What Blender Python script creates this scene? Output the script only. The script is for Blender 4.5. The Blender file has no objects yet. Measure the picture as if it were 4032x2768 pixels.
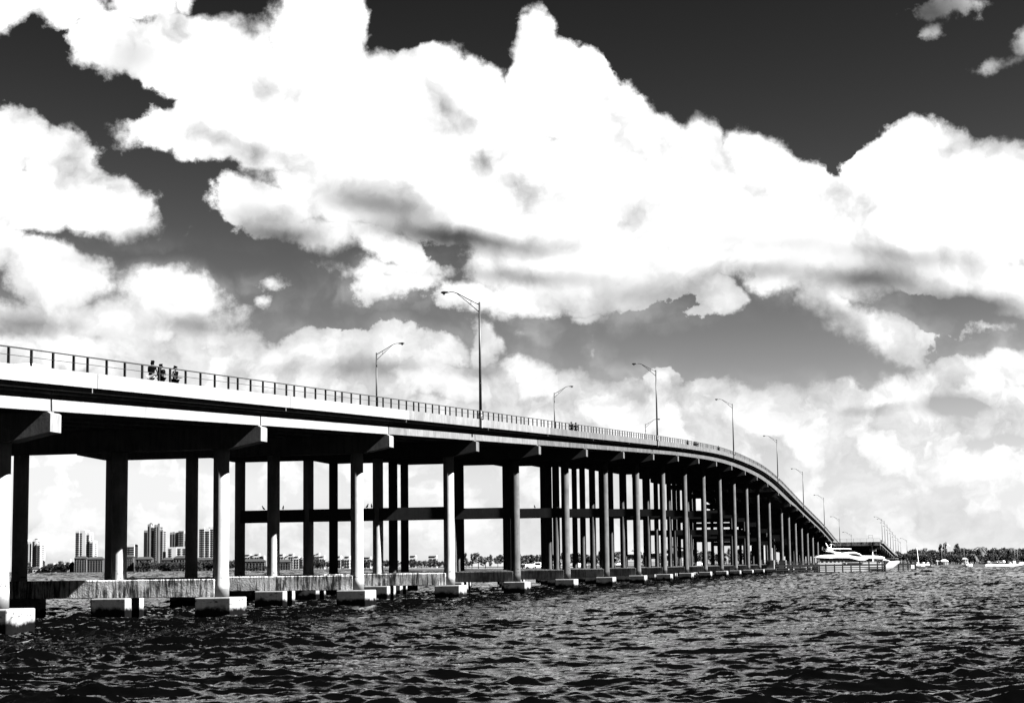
import bpy, math, random
import numpy as np
from mathutils import Vector, Matrix
random.seed(7)
SC = bpy.context.scene
COL = SC.collection
PI = math.pi

# ------------------------------------------------------------------ camera
PITCH, ROLL, FPX, CAMH = 0.117194, -0.012530, 7154.84, 3.179
_F = np.array([0, math.cos(PITCH), math.sin(PITCH)])
_R = np.array([1.0, 0, 0]); _U = np.cross(_R, _F)
CR = math.cos(ROLL) * _R + math.sin(ROLL) * _U
CU = -math.sin(ROLL) * _R + math.cos(ROLL) * _U
cam = bpy.data.cameras.new('camera'); camo = bpy.data.objects.new('camera', cam)
COL.objects.link(camo)
M = Matrix(((CR[0], CU[0], -_F[0], 0), (CR[1], CU[1], -_F[1], 0), (CR[2], CU[2], -_F[2], CAMH), (0, 0, 0, 1)))
camo.matrix_world = M
cam.sensor_fit = 'HORIZONTAL'; cam.sensor_width = 36.0; cam.lens = FPX / 4032 * 36
cam.clip_start = 0.5; cam.clip_end = 40000
SC.camera = camo

# ------------------------------------------------------------------ view, sun, sky
SC.view_settings.view_transform = 'Standard'
SC.view_settings.look = 'None'
SC.view_settings.gamma = 1.0
SC.view_settings.exposure = 3.0
EXPO = 2 ** 3.0
SC.cycles.diffuse_bounces = 1; SC.cycles.glossy_bounces = 3; SC.cycles.max_bounces = 5; SC.cycles.caustics_reflective = False; SC.cycles.caustics_refractive = False
SUN_AZ, SUN_EL = 104.3, 39.8
sd = bpy.data.lights.new('sun', 'SUN'); sd.energy = 5.0; sd.angle = math.radians(0.5); sd.color = (1, 1, 1)
so = bpy.data.objects.new('sun', sd); COL.objects.link(so)
_s = Vector((math.sin(math.radians(SUN_AZ)) * math.cos(math.radians(SUN_EL)),
             math.cos(math.radians(SUN_AZ)) * math.cos(math.radians(SUN_EL)), math.sin(math.radians(SUN_EL))))
so.rotation_euler = _s.to_track_quat('Z', 'Y').to_euler()

def ray(px, py):
    d = _F * FPX + CR * (px - 2016) - CU * (py - 1384)
    return d / np.linalg.norm(d)
def horizon(px): return 2226.5 - 0.01253 * (px - 2016)
def at(px, D, py=None):
    d = ray(px, horizon(px) if py is None else py); t = D / d[1]
    return d[0] * t, CAMH + d[2] * t
def azel(px, py):
    d = ray(px, py); return math.atan2(d[0], d[1]), math.asin(d[2])

class NT:
    """small helper for writing node graphs"""
    def __init__(s, nt): s.nt = nt; s.nt.nodes.clear()
    def n(s, t, **k):
        x = s.nt.nodes.new(t)
        for a, b in k.items(): setattr(x, a, b)
        return x
    def put(s, sock, v):
        if isinstance(v, bpy.types.NodeSocket): s.nt.links.new(v, sock)
        else: sock.default_value = v
    def m(s, op, a, b=0.0, c=0.0, clamp=False):
        x = s.n('ShaderNodeMath', operation=op, use_clamp=clamp)
        s.put(x.inputs[0], a); s.put(x.inputs[1], b); s.put(x.inputs[2], c)
        return x.outputs[0]
    def v(s, op, a, b=(0, 0, 0), c=(0, 0, 0)):
        x = s.n('ShaderNodeVectorMath', operation=op)
        s.put(x.inputs[0], a); s.put(x.inputs[1], b)
        if op == 'MULTIPLY_ADD': s.put(x.inputs[2], c)
        return x.outputs['Value'] if op in ('LENGTH', 'DOT_PRODUCT') else x.outputs[0]
    def noise(s, vec, scale, detail=4, rough=0.5, dist=0.0, dims='3D'):
        x = s.n('ShaderNodeTexNoise', noise_dimensions=dims)
        s.put(x.inputs['Vector'], vec); s.put(x.inputs['Scale'], scale); s.put(x.inputs['Detail'], detail)
        s.put(x.inputs['Roughness'], rough); s.put(x.inputs['Distortion'], dist)
        return x.outputs['Fac']
    def ss(s, v, a, b, lo=0.0, hi=1.0):
        x = s.n('ShaderNodeMapRange', interpolation_type='SMOOTHSTEP')
        s.put(x.inputs[0], v); s.put(x.inputs[1], a); s.put(x.inputs[2], b); s.put(x.inputs[3], lo); s.put(x.inputs[4], hi)
        return x.outputs[0]
    def lin(s, v, a, b, lo=0.0, hi=1.0):
        x = s.n('ShaderNodeMapRange')
        s.put(x.inputs[0], v); s.put(x.inputs[1], a); s.put(x.inputs[2], b); s.put(x.inputs[3], lo); s.put(x.inputs[4], hi)
        return x.outputs[0]
    def mix(s, f, a, b):
        x = s.n('ShaderNodeMix', data_type='FLOAT')
        s.put(x.inputs[0], f); s.put(x.inputs[2], a); s.put(x.inputs[3], b)
        return x.outputs[0]
    def grey(s, v):
        x = s.n('ShaderNodeCombineColor'); 
        for i in range(3): s.put(x.inputs[i], v)
        return x.outputs[0]

# cloud masses: (cx, cy, rx, ry, tilt degrees) in thousandths of the view, turned into azimuth / elevation
CLOUDS = [
 (40,5,180,62,0),(300,120,150,75,10),(430,120,170,90,0),(560,120,120,75,0),(740,60,118,165,0),(690,250,330,150,0),
 (340,280,105,62,0),(470,300,150,75,0),(1000,262,215,142,0),(1215,110,62,118,0),(1262,210,125,130,0),(1375,300,135,105,0),
 (1490,345,100,88,0),(1585,370,60,92,0),(1000,420,440,150,0),(1500,500,520,150,0),(1715,385,100,92,0),(1820,430,90,80,0),(2095,395,180,128,0),(2250,430,150,130,0),
 (1960,420,70,90,0),(2000,560,420,130,0),(560,470,100,70,0),(640,530,140,45,0),(880,590,110,42,30),(900,630,160,30,0),
 (1350,610,330,90,0),(1180,680,320,32,0),(1420,640,200,50,0),(1600,660,60,55,20),(1760,590,120,70,0),(2140,600,260,70,15),(2290,670,90,50,20),(1870,690,130,42,38),
 (2000,755,130,50,15),(2250,745,90,22,0),(40,330,90,105,0),(150,370,90,80,30),(230,450,150,80,40),(100,460,180,85,0),(310,525,100,35,10),
 (20,560,80,85,0),(130,640,125,88,0),(380,700,125,80,0),(250,745,300,70,0),(50,740,160,40,0),(490,800,140,62,0),(580,660,30,14,0),(575,690,22,14,0),
 (710,795,90,60,0),(800,790,80,52,0),(890,790,80,60,0),(1082,775,52,62,0),(1000,800,80,45,0),(1170,850,110,65,0),(1370,880,110,52,0),(1300,900,120,40,0),
 (1490,910,130,40,0),(1640,915,130,40,0),(1880,905,110,48,0),(2010,880,80,40,0),(2130,865,100,55,0),(2240,850,110,55,0),(2200,900,160,50,0),(2120,0,90,22,0),(2085,45,26,24,0),(2320,100,50,48,0),(2260,140,70,14,0),(2215,135,26,20,0),(440,8,26,40,0),(330,30,110,40,0),
 (1900,965,330,60,0),(2200,985,280,80,0),(1650,950,260,50,0),(800,640,60,22,0),(900,655,150,34,0),(1100,672,230,34,0),(560,860,420,70,0),(1000,865,280,60,0),(150,810,300,60,0),(2130,930,320,80,0),(1290,860,90,50,0),(620,470,130,60,20),(720,540,120,45,20),(820,560,140,45,20),(1560,700,60,22,0),(2060,800,70,34,20),(1330,700,90,22,0),(2290,830,90,60,0),(1500,860,60,40,0),(1620,890,70,36,0),(1470,880,30,22,0),(1180,745,20,8,0),(1360,760,14,60,0),
]
SHADE = [(900,300,170,60,20,.12),(1300,440,200,40,10,.1),(1650,540,160,40,5,.16),(2050,590,200,26,5,.35),(1820,560,120,30,0,.2),(1900,720,90,30,30,.4),(200,600,110,30,0,.2),(430,745,100,24,0,.35),(800,840,200,24,0,.25),(1080,840,60,18,0,.25),(2250,1000,120,14,0,.15),(560,330,110,26,10,.25),(1050,548,270,30,4,.62),(860,475,190,55,15,.55),(600,500,120,60,10,.35),(2200,692,125,30,6,.88),(1960,640,170,34,3,.6),
 (1740,615,140,30,0,.35),(2150,912,90,24,0,.5),(60,745,120,30,0,.4),(330,545,110,22,0,.3),(1450,660,160,40,0,.28),(1200,625,200,22,0,.4),
 (1000,240,60,20,20,.14),(700,200,160,40,0,.1),(640,545,120,26,0,.45),(740,590,60,25,0,.4),(250,700,120,30,0,.14),(560,775,120,30,0,.2),(300,130,90,60,0,.3),(2100,20,160,60,0,.62),(2280,120,90,60,0,.55),(1370,745,40,60,0,.4),(1960,925,70,12,0,.2),
 (1350,560,500,60,0,.05)]
K = 4032 / 2323.0
w = bpy.data.worlds.new("World"); SC.world = w; w.use_nodes = True
T = NT(w.node_tree)
out = T.n('ShaderNodeOutputWorld'); bg = T.n('ShaderNodeBackground')
w.node_tree.links.new(bg.outputs[0], out.inputs[0])
tc = T.n('ShaderNodeTexCoord'); sep = T.n('ShaderNodeSeparateXYZ')
w.node_tree.links.new(tc.outputs['Generated'], sep.inputs[0])
AZ = T.m('ARCTAN2', sep.outputs[0], sep.outputs[1]); EL = T.m('ARCSINE', sep.outputs[2])
cb = T.n('ShaderNodeCombineXYZ'); T.put(cb.inputs[0], AZ); T.put(cb.inputs[1], EL)
UV = cb.outputs[0]
sky = T.n('ShaderNodeTexSky', sky_type='NISHITA', sun_disc=False)
sky.sun_elevation = math.radians(SUN_EL); sky.sun_rotation = math.radians(SUN_AZ)
sc_ = T.n('ShaderNodeSeparateColor'); w.node_tree.links.new(sky.outputs[0], sc_.inputs[0])
Rr = T.m('MINIMUM', sc_.outputs[0], 4.5)                       # red-filter black and white rendering of the daylight sky
skyv = T.m('MULTIPLY', T.m('POWER', T.m('DIVIDE', Rr, 1.65), 3.9), 0.0185)
skyv = T.m('MULTIPLY', skyv, T.ss(EL, 0.30, 0.50, 1.0, 0.2))
# noise warps
n1 = T.noise(UV, 9.0, 8, 0.62); n2 = T.noise(T.v('ADD', UV, (3.7, 1.9, 0)), 9.0, 8, 0.62)
wv = T.n('ShaderNodeCombineXYZ'); T.put(wv.inputs[0], T.m('MULTIPLY_ADD', n1, 0.075, -0.0375)); T.put(wv.inputs[1], T.m('MULTIPLY_ADD', n2, 0.05, -0.025))
UW = T.v('ADD', UV, wv.outputs[0])
f = None
PXR = K / FPX
def ell(cx, cy, rx, ry, tilt, src):
    a, e = azel(cx * K, cy * K)
    p = T.v('SUBTRACT', src, (a, e, 0))
    if tilt:
        t = math.radians(-tilt)                # picture y runs down
        dx = T.v('DOT_PRODUCT', p, (math.cos(t) / (rx * PXR), math.sin(t) / (rx * PXR), 0))
        dy = T.v('DOT_PRODUCT', p, (-math.sin(t) / (ry * PXR), math.cos(t) / (ry * PXR), 0))
        return T.m('SQRT', T.m('ADD', T.m('MULTIPLY', dx, dx), T.m('MULTIPLY', dy, dy)))
    return T.v('LENGTH', T.v('MULTIPLY', p, (1 / (rx * PXR), 1 / (ry * PXR), 0)))
for (cx, cy, rx, ry, tl) in CLOUDS:
    l = ell(cx, cy, rx, ry, tl, UW)
    m_ = min(rx, ry)
    g = T.m('MULTIPLY_ADD', l, -m_, m_)
    f = g if f is None else T.m('MAXIMUM', f, g)
# the low bank towards the horizon, and scattered clouds in the rest of the sky
elh = azel(2016, 885 * K)[1]
f = T.m('MAXIMUM', f, T.m('MULTIPLY', T.m('SUBTRACT', elh, T.m('MULTIPLY_ADD', n2, 0.03, T.m('SUBTRACT', EL, 0.015))), 1 / PXR))
outw = T.m('MAXIMUM', T.ss(T.m('ABSOLUTE', AZ), 0.31, 0.40), T.ss(EL, 0.325, 0.37))
gen = T.m('MULTIPLY', T.m('SUBTRACT', T.noise(UV, 2.6, 6, 0.55), T.ss(EL, 0.35, 1.1, 0.44, 0.60)), 500.0)
gen = T.m('SUBTRACT', gen, T.m('MULTIPLY', T.m('SUBTRACT', 1.0, outw), 900.0))
f = T.m('MAXIMUM', f, gen)
# billowing rim: fine noise plus cell bumps
n3 = T.noise(UV, 55.0, 7, 0.62)
vor = T.n('ShaderNodeTexVoronoi', feature='SMOOTH_F1'); T.put(vor.inputs['Vector'], UW); vor.inputs['Scale'].default_value = 38.0
vor.inputs['Smoothness'].default_value = 0.4
rim = T.m('ADD', T.m('MULTIPLY_ADD', n3, 60.0, -30.0), T.m('MULTIPLY_ADD', vor.outputs['Distance'], -26.0, 9.0))
F2 = T.m('ADD', f, rim)
soft = T.lin(T.noise(UV, 12.0, 2), 0.35, 0.65, 2.5, 20.0)
alpha = T.ss(T.m('DIVIDE', F2, soft), -0.8, 1.2)
veil = T.m('MULTIPLY', T.ss(T.m('ADD', f, T.m('MULTIPLY_ADD', n2, 90.0, -45.0)), -38.0, 12.0), T.ss(T.noise(UW, 22.0, 4, 0.55), 0.40, 0.68, 0.03, 0.38))
veil = T.m('MULTIPLY', veil, T.ss(EL, 0.185, 0.155))
alpha = T.m('MAXIMUM', alpha, veil)
# shading of the clouds
n4 = T.noise(UW, 16.0, 7, 0.55); n5 = T.noise(T.v('MULTIPLY', UV, (10.0, 34.0, 1)), 1.6, 6, 0.55)
low = T.ss(EL, 0.20, 0.09)                                       # the distant bank is greyer
cl = T.m('SUBTRACT', 1.55, T.m('MULTIPLY', T.ss(n4, 0.44, 0.80), 0.42))
emb = T.m('SUBTRACT', T.noise(T.v('ADD', UW, (0.011, 0.013, 0)), 26.0, 5, 0.5), T.noise(UW, 26.0, 5, 0.5))     # sun side of each billow against its far side
emb2 = T.m('SUBTRACT', T.noise(T.v('ADD', UV, (0.02, 0.022, 0)), 13.0, 4, 0.5), T.noise(UV, 13.0, 4, 0.5))
cl = T.m('SUBTRACT', cl, T.m('MULTIPLY', T.m('MAXIMUM', emb2, 0.0), 1.6))
cl = T.m('SUBTRACT', cl, T.m('MULTIPLY', T.m('MAXIMUM', emb, -0.02), 2.8))
cl2 = T.m('SUBTRACT', T.m('SUBTRACT', T.m('SUBTRACT', 1.04, T.m('MULTIPLY', T.m('MAXIMUM', emb2, -0.03), 1.5)), T.m('MULTIPLY', T.m('MAXIMUM', emb, -0.05), 2.6)), T.m('MULTIPLY', T.ss(T.noise(UW, 48.0, 6, 0.6), 0.38, 0.66), 0.34))
cl2 = T.m('MAXIMUM', cl2, T.lin(T.noise(UW, 60.0, 6, 0.6), 0.3, 0.7, 0.95, 0.6))
clv = T.mix(low, cl, cl2)
clv = T.m('MULTIPLY', clv, T.ss(F2, -10.0, 45.0, 0.72, 1.0))
hz = T.ss(EL, 0.075, 0.01); clv = T.mix(T.m('MULTIPLY', hz, 0.45), clv, 0.82)
for (cx, cy, rx, ry, tl, st) in SHADE:
    l = ell(cx, cy, rx * 1.5, ry * 1.5, tl, T.v('MULTIPLY_ADD', wv.outputs[0], (0.5, 0.5, 0), UV))
    clv = T.m('MULTIPLY', clv, T.ss(l, 0.0, 1.0, max(.02, 1 - st * 1.05) ** 1.75, 1.0))
clv = T.m('MULTIPLY', clv, T.mix(T.ss(T.m('ABSOLUTE', AZ), 0.35, 0.9), 1.0, 0.05))
clv = T.m('MULTIPLY', clv, T.mix(T.ss(EL, 0.55, 0.80), 1.0, 0.12))
skyv = T.m('MULTIPLY', skyv, T.mix(T.ss(T.m('ABSOLUTE', AZ), 0.35, 0.9), 1.0, 0.05))
tot = T.mix(alpha, skyv, T.m('MAXIMUM', clv, skyv))
# the world strength stays in the daylight range; the colour carries the rest
T.put(bg.inputs[0], T.grey(T.m('DIVIDE', tot, EXPO * 0.1))); bg.inputs[1].default_value = 0.1
w.cycles.sampling_method = 'MANUAL'; w.cycles.sample_map_resolution = 512

# ------------------------------------------------------------------ materials
def newmat(name):
    m = bpy.data.materials.new(name); m.use_nodes = True; t = NT(m.node_tree)
    o = t.n('ShaderNodeOutputMaterial'); p = t.n('ShaderNodeBsdfPrincipled')
    m.node_tree.links.new(p.outputs[0], o.inputs[0]); return m, t, p
def flat(name, v, rough=0.6, var=0.25, scale=3.0, spec=0.3):
    m, t, p = newmat(name); g = t.n('ShaderNodeNewGeometry')
    n = t.noise(g.outputs['Position'], scale, 5, 0.6)
    t.put(p.inputs['Base Color'], t.grey(t.m('MULTIPLY', v, t.lin(n, 0.3, 0.7, 1 - var, 1 + var))))
    p.inputs['Roughness'].default_value = rough; p.inputs['Specular IOR Level'].default_value = spec
    return m
def concrete(name, v, streak=0.0, var=0.2, tide=False, lo=0.1, zoff=0.0, bump=0.05):
    """weathered concrete; streak: vertical rain stains; tide: dark growth near the water"""
    m, t, p = newmat(name); g = t.n('ShaderNodeNewGeometry'); pos = g.outputs['Position']
    n = t.noise(pos, 0.9, 6, 0.65); nf = t.noise(pos, 9.0, 4, 0.6)
    c = t.m('MULTIPLY', v, t.lin(n, 0.3, 0.7, 1 - var, 1 + var))
    c = t.m('MULTIPLY', c, t.lin(nf, 0.3, 0.7, 0.92, 1.08))
    if streak:
        sv = t.v('MULTIPLY', pos, (3.4, 3.4, 0.32))
        s1 = t.noise(sv, 1.3, 7, 0.72, 0.6); s2 = t.noise(t.v('ADD', pos, (9, 4, 2)), 0.55, 4, 0.6)
        k = t.ss(t.m('ADD', s1, t.m('MULTIPLY_ADD', s2, 0.5, -0.25)), 0.40, 0.62)
        c = t.mix(t.m('MULTIPLY', k, streak), c, t.m('MULTIPLY', c, lo))
    if tide:
        se = t.n('ShaderNodeSeparateXYZ'); t.put(se.inputs[0], pos)
        zz = t.m('ADD', se.outputs[2], t.m('MULTIPLY_ADD', n, 1.1, -0.55 - zoff))
        c = t.mix(t.ss(zz, 0.82, 0.5), c, t.m('MULTIPLY', c, 0.02 if not zoff else 0.5))
        bl = t.ss(t.noise(t.v('MULTIPLY', pos, (1.2, 1.2, 3.5)), 1.6, 6, 0.7), 0.56, 0.64)
        bl = t.m('MULTIPLY', bl, t.ss(t.m('ABSOLUTE', t.m('SUBTRACT', se.outputs[2], 1.05 + zoff * 1.2)), 0.35 + zoff * .5, 0.1))
        c = t.mix(bl, c, 0.02)
    t.put(p.inputs['Base Color'], t.grey(c)); p.inputs['Roughness'].default_value = 0.9
    p.inputs['Specular IOR Level'].default_value = 0.0
    b = t.n('ShaderNodeBump'); b.inputs['Strength'].default_value = bump; b.inputs['Distance'].default_value = 0.02 * (1 + 2 * bump)
    t.put(b.inputs['Height'], nf); t.put(p.inputs['Normal'], b.outputs[0])
    return m
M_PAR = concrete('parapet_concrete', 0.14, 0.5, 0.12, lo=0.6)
M_PAR1 = concrete('mid_dimmed_parapet', 0.098, 0.6, 0.14, lo=0.55)  # middle step of the distance dimming put into the parapet colour
M_GIR1 = concrete('mid_dimmed_girder', 0.085, 0.6, 0.2, lo=0.5)  # middle step of the distance dimming put into the girder colour
M_PAR2 = concrete('far_dimmed_parapet', 0.068, 0.7, 0.15, lo=0.5)  # dimmer light on the far parapets, put into the colour
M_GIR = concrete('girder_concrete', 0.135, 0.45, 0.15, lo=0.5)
M_GIR2 = concrete('far_dimmed_girder', 0.055, 0.7, 0.2, lo=0.45)  # weaker light on the far girders, put into the base colour
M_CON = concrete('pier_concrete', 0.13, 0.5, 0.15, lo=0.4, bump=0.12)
M_CON2 = concrete('far_shaded_pier', 0.06, 0.3, 0.2, lo=0.5)  # shade on the far caps and struts, put into the colour
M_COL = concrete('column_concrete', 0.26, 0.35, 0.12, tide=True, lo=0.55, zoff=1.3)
M_COL2 = concrete('far_dimmed_column', 0.062, 0.5, 0.2, tide=True, lo=0.5, zoff=1.3)  # shaded look of the far columns, put into the colour
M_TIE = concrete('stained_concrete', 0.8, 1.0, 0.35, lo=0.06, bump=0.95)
M_TIE2 = concrete('dimmed_stained_concrete', 0.085, 0.9, 0.3, lo=0.3, bump=0.2)  # stains, plus weaker light on the far tie beams put into the colour
M_FOOT = concrete('footing_concrete', 0.15, 0.3, 0.2, tide=True, lo=0.4)
M_OLD = concrete('old_concrete', 0.10, 0.9, 0.3, lo=0.3)
M_ALU = flat('rail_metal', 0.012, 0.45, 0.08)
M_DKM = flat('post_metal', 0.007, 0.5, 0.2)
M_LAMP = flat('lamp_metal', 0.01, 0.45, 0.2)
M_GLASSL = flat('lamp_glass', 0.05, 0.2, 0.05)
M_ASPH = flat('asphalt', 0.03, 0.9, 0.2)
M_TIM = flat('timber', 0.006, 0.85, 0.4, 2.0)
M_WHITE = flat('white_gelcoat', 0.8, 0.25, 0.03, spec=0.5)
M_HULL = flat('hull_paint', 0.42, 0.3, 0.04, 0.6, spec=0.5)
M_DGL = flat('dark_glass', 0.008, 0.12, 0.2, spec=0.5)
M_BWH = flat('white_wall', 0.28, 0.8, 0.08, 0.05)
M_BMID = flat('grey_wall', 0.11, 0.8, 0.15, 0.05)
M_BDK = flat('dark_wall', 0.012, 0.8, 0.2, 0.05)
M_WIN = flat('window_glass', 0.008, 0.3, 0.3, 0.05, 0.4)
M_ROOF = flat('roof_tile', 0.012, 0.85, 0.25, 0.3)
M_SAND = flat('sand', 0.3, 0.95, 0.12, 0.2)
M_LAND = flat('land', 0.01, 0.95, 0.5, 0.05)
M_SKIN = flat('skin', 0.05, 0.6, 0.05, 8.0, spec=0.0)
M_DCL = flat('dark_cloth', 0.0012, 0.9, 0.2, 8.0, spec=0.0)
M_LCL = flat('light_cloth', 0.12, 0.9, 0.08, 8.0)
M_HAIR = flat('hair', 0.0012, 0.7, 0.2, 12.0, spec=0.0)
M_TYRE = flat('tyre', 0.02, 0.8, 0.1)
M_BIRD = flat('feather', 0.004, 0.8, 0.2, 12.0)
M_BARK = flat('bark', 0.02, 0.9, 0.3, 3.0)
M_SIGN = flat('sign_white', 0.7, 0.6, 0.03)
M_INK = flat('sign_black', 0.01, 0.6, 0.03)
def leafmat(name, v):
    m, t, p = newmat(name); g = t.n('ShaderNodeNewGeometry'); oi = t.n('ShaderNodeObjectInfo')
    n = t.noise(g.outputs['Position'], 0.5, 3, 0.6); r = g.outputs['Random Per Island']
    c = t.m('MULTIPLY', v, t.m('MULTIPLY', t.lin(n, 0.3, 0.7, 0.5, 1.5), t.lin(r, 0, 1, 0.4, 1.8)))
    c = t.m('MULTIPLY', c, t.lin(oi.outputs['Random'], 0, 1, 0.6, 1.4))
    t.put(p.inputs['Base Color'], t.grey(c)); p.inputs['Roughness'].default_value = 0.7
    p.inputs['Specular IOR Level'].default_value = 0.25
    return m
M_LEAF = leafmat('foliage', 0.006); M_LEAF2 = leafmat('pale_foliage', 0.018)

# ------------------------------------------------------------------ object helpers
def tag(o, label=None, cat=None, group=None, kind=None):
    if label: o['label'] = label
    if cat: o['category'] = cat
    if group: o['group'] = group
    if kind: o['kind'] = kind
    return o
class MB:
    def __init__(s): s.v = []; s.f = []
    def add(s, vs, fs):
        o = len(s.v); s.v += [tuple(map(float, v)) for v in vs]; s.f += [tuple(i + o for i in f) for f in fs]; return s
    def box(s, x0, x1, y0, y1, z0, z1):
        return s.add([(x0,y0,z0),(x1,y0,z0),(x1,y1,z0),(x0,y1,z0),(x0,y0,z1),(x1,y0,z1),(x1,y1,z1),(x0,y1,z1)],
                     [(0,3,2,1),(4,5,6,7),(0,1,5,4),(1,2,6,5),(2,3,7,6),(3,0,4,7)])
    def hexa(s, p):   # 8 corners, bottom 4 then top 4
        return s.add(p, [(0,3,2,1),(4,5,6,7),(0,1,5,4),(1,2,6,5),(2,3,7,6),(3,0,4,7)])
    def rings(s, rings, cap=True, closed=True):
        o = len(s.v); k = len(rings[0])
        for r in rings: s.v += [tuple(map(float, v)) for v in r]
        for i in range(len(rings) - 1):
            for j in range(k if closed else k - 1):
                a = o + i * k + j; b = o + i * k + (j + 1) % k
                s.f.append((a, b, b + k, a + k))
        if cap:
            s.f.append(tuple(o + j for j in range(k))[::-1]); s.f.append(tuple(o + (len(rings) - 1) * k + j for j in range(k)))
        return s
    def tube(s, pts, rad, seg=8, cap=True):
        pts = [Vector(p) for p in pts]; rs = rad if isinstance(rad, (list, tuple)) else [rad] * len(pts)
        R = []; up0 = None
        for i, p in enumerate(pts):
            d = (pts[min(i + 1, len(pts) - 1)] - pts[max(i - 1, 0)]).normalized()
            ref = Vector((0, 0, 1)) if abs(d.z) < 0.9 else Vector((1, 0, 0))
            a = d.cross(ref).normalized(); b = a.cross(d).normalized() 
            if up0 is not None and a.dot(up0) < 0: a = -a; b = -b
            up0 = a
            R.append([p + rs[i] * (math.cos(q) * a + math.sin(q) * b) for q in [2 * PI * j / seg for j in range(seg)]])
        return s.rings(R, cap)
    def build(s, name, mat, parent=None, smooth=False, loc=None, rz=0.0):
        me = bpy.data.meshes.new(name); me.from_pydata(s.v, [], s.f); me.update()
        me.materials.append(mat)
        if smooth: me.polygons.foreach_set('use_smooth', [len(p.vertices) == 4 for p in me.polygons])
        o = bpy.data.objects.new(name, me); COL.objects.link(o)
        if parent is not None: o.parent = parent
        if loc is not None: o.location = loc; o.rotation_euler = (0, 0, rz)
        return o
def empty(name, loc=(0, 0, 0), rz=0.0, **k):
    o = bpy.data.objects.new(name, None); COL.objects.link(o); o.location = loc; o.rotation_euler = (0, 0, rz); o.empty_display_size = 0.5
    return tag(o, **k)
KIDS = {}
def kids(o): return [c for c in bpy.data.objects if c.parent == o]
def copy_thing(o, loc, rz=0.0, sc=None, label=None):
    if o.name not in KIDS: KIDS[o.name] = [(c, kids(c)) for c in kids(o)]
    r = o.copy(); COL.objects.link(r); r.location = loc; r.rotation_euler = (0, 0, rz)
    if sc is not None: r.scale = (sc, sc, sc) if not isinstance(sc, tuple) else sc
    if label: r['label'] = label
    for c, gc in KIDS[o.name]:
        d = c.copy(); COL.objects.link(d); d.parent = r
        for g in gc: e = g.copy(); COL.objects.link(e); e.parent = d
    return r

# ------------------------------------------------------------------ bridge axis
SP, X0, Y0, PH, KA, CW = 30.0, -26.005, 92.139, 0.218033, 0.00075979, 7.2864
def bridge(n, off=0.0):
    x, y = X0, Y0; m = 12
    for i in range(m):
        a = PH + KA * n * (i + .5) / m
        x += math.sin(a) * SP * n / m; y += math.cos(a) * SP * n / m
    a = PH + KA * n
    return x - math.cos(a) * off, y + math.sin(a) * off
def head(n): return PH + KA * n
_kn = [(-6,4.6),(-4,7.4),(-2,10.35),(0,13.27),(2,16.15),(4,18.95),(6.5,22.45),(8.4,25.0),(10.5,27.2),(12,27.9),(13.5,27.9),(15,26.75),(16,25.4),(17,23.9),(18,22.3),(19.7,19.8),(21.4,17.2),(24,12.1),(26,8.4),(28,5.4),(30,3.6)]
_kx = np.array([a for a, b in _kn], float); _kz = np.array([b for a, b in _kn], float)
_sl = np.gradient(_kz, _kx)
def PT(n):     # height of the parapet top
    n = min(max(n, _kx[0]), _kx[-1]); i = min(int(np.searchsorted(_kx, n, 'right')) - 1, len(_kx) - 2)
    h = _kx[i + 1] - _kx[i]; t = (n - _kx[i]) / h
    return float((2*t**3-3*t**2+1)*_kz[i] + (t**3-2*t**2+t)*h*_sl[i] + (-2*t**3+3*t**2)*_kz[i+1] + (t**3-t**2)*h*_sl[i+1])
def GD(n):     # parapet top down to girder bottom
    return float(np.interp(n, [8, 11, 13.2, 15.1, 16.6, 17.4, 19, 24], [2.05, 2.3, 2.6, 2.9, 2.9, 2.25, 2.25, 2.1]))
def GB(n): return PT(n) - GD(n)
W3 = CW * 3
def sweep(mb, section, ns, zf):
    R = []
    for n in ns:
        R.append([(*bridge(n, o), zf(n) + z) for (o, z) in section])
    mb.rings(R)
PARW = 3.55; FAROUT = W3 + 3.55
PIERS = [-3, -2, -1] + list(range(0, 15)) + [15.12, 16.5, 17.4, 18.3, 19.2, 20.1, 20.97, 21.85, 22.7, 23.6, 24.5, 25.4]
N0, N1 = -4.0, 27.0

br = empty('road_bridge', (0, 0, 0), label='long concrete road bridge on tall round columns rising over the bay', cat='bridge')
# deck slab (under the road surface)
ns = list(np.arange(N0, N1 + .01, 0.5))
mb = MB(); sweep(mb, [(-3.25, -1.0), (FAROUT - .3, -1.0), (FAROUT - .3, -0.76), (-3.25, -0.76)], ns, PT); mb.build('deck', M_CON, br)
mb = MB(); sweep(mb, [(-3.20, -0.756), (FAROUT - .35, -0.756), (FAROUT - .35, -0.70), (-3.20, -0.70)], ns, PT); mb.build('road_surface', M_ASPH, br)
# near parapet in lengths with joints, far parapet in one
pj = [N0] + [k + 0.12 for k in range(-3, 27)] + [N1]
for a, b in zip(pj[:-1], pj[1:]):
    mb = MB(); g = 0.0012
    sweep(mb, [(-3.55, -0.78), (-3.253, -0.78), (-3.27, 0.0), (-3.55, 0.0)], list(np.linspace(a + g, b - g, 5)), PT)
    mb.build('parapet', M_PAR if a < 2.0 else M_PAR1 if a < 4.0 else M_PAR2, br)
mb = MB(); sweep(mb, [(FAROUT - .28, -0.80), (FAROUT, -0.80), (FAROUT, 0.0), (FAROUT - .28, 0.0)], ns, PT); mb.build('parapet', M_PAR, br)
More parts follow.
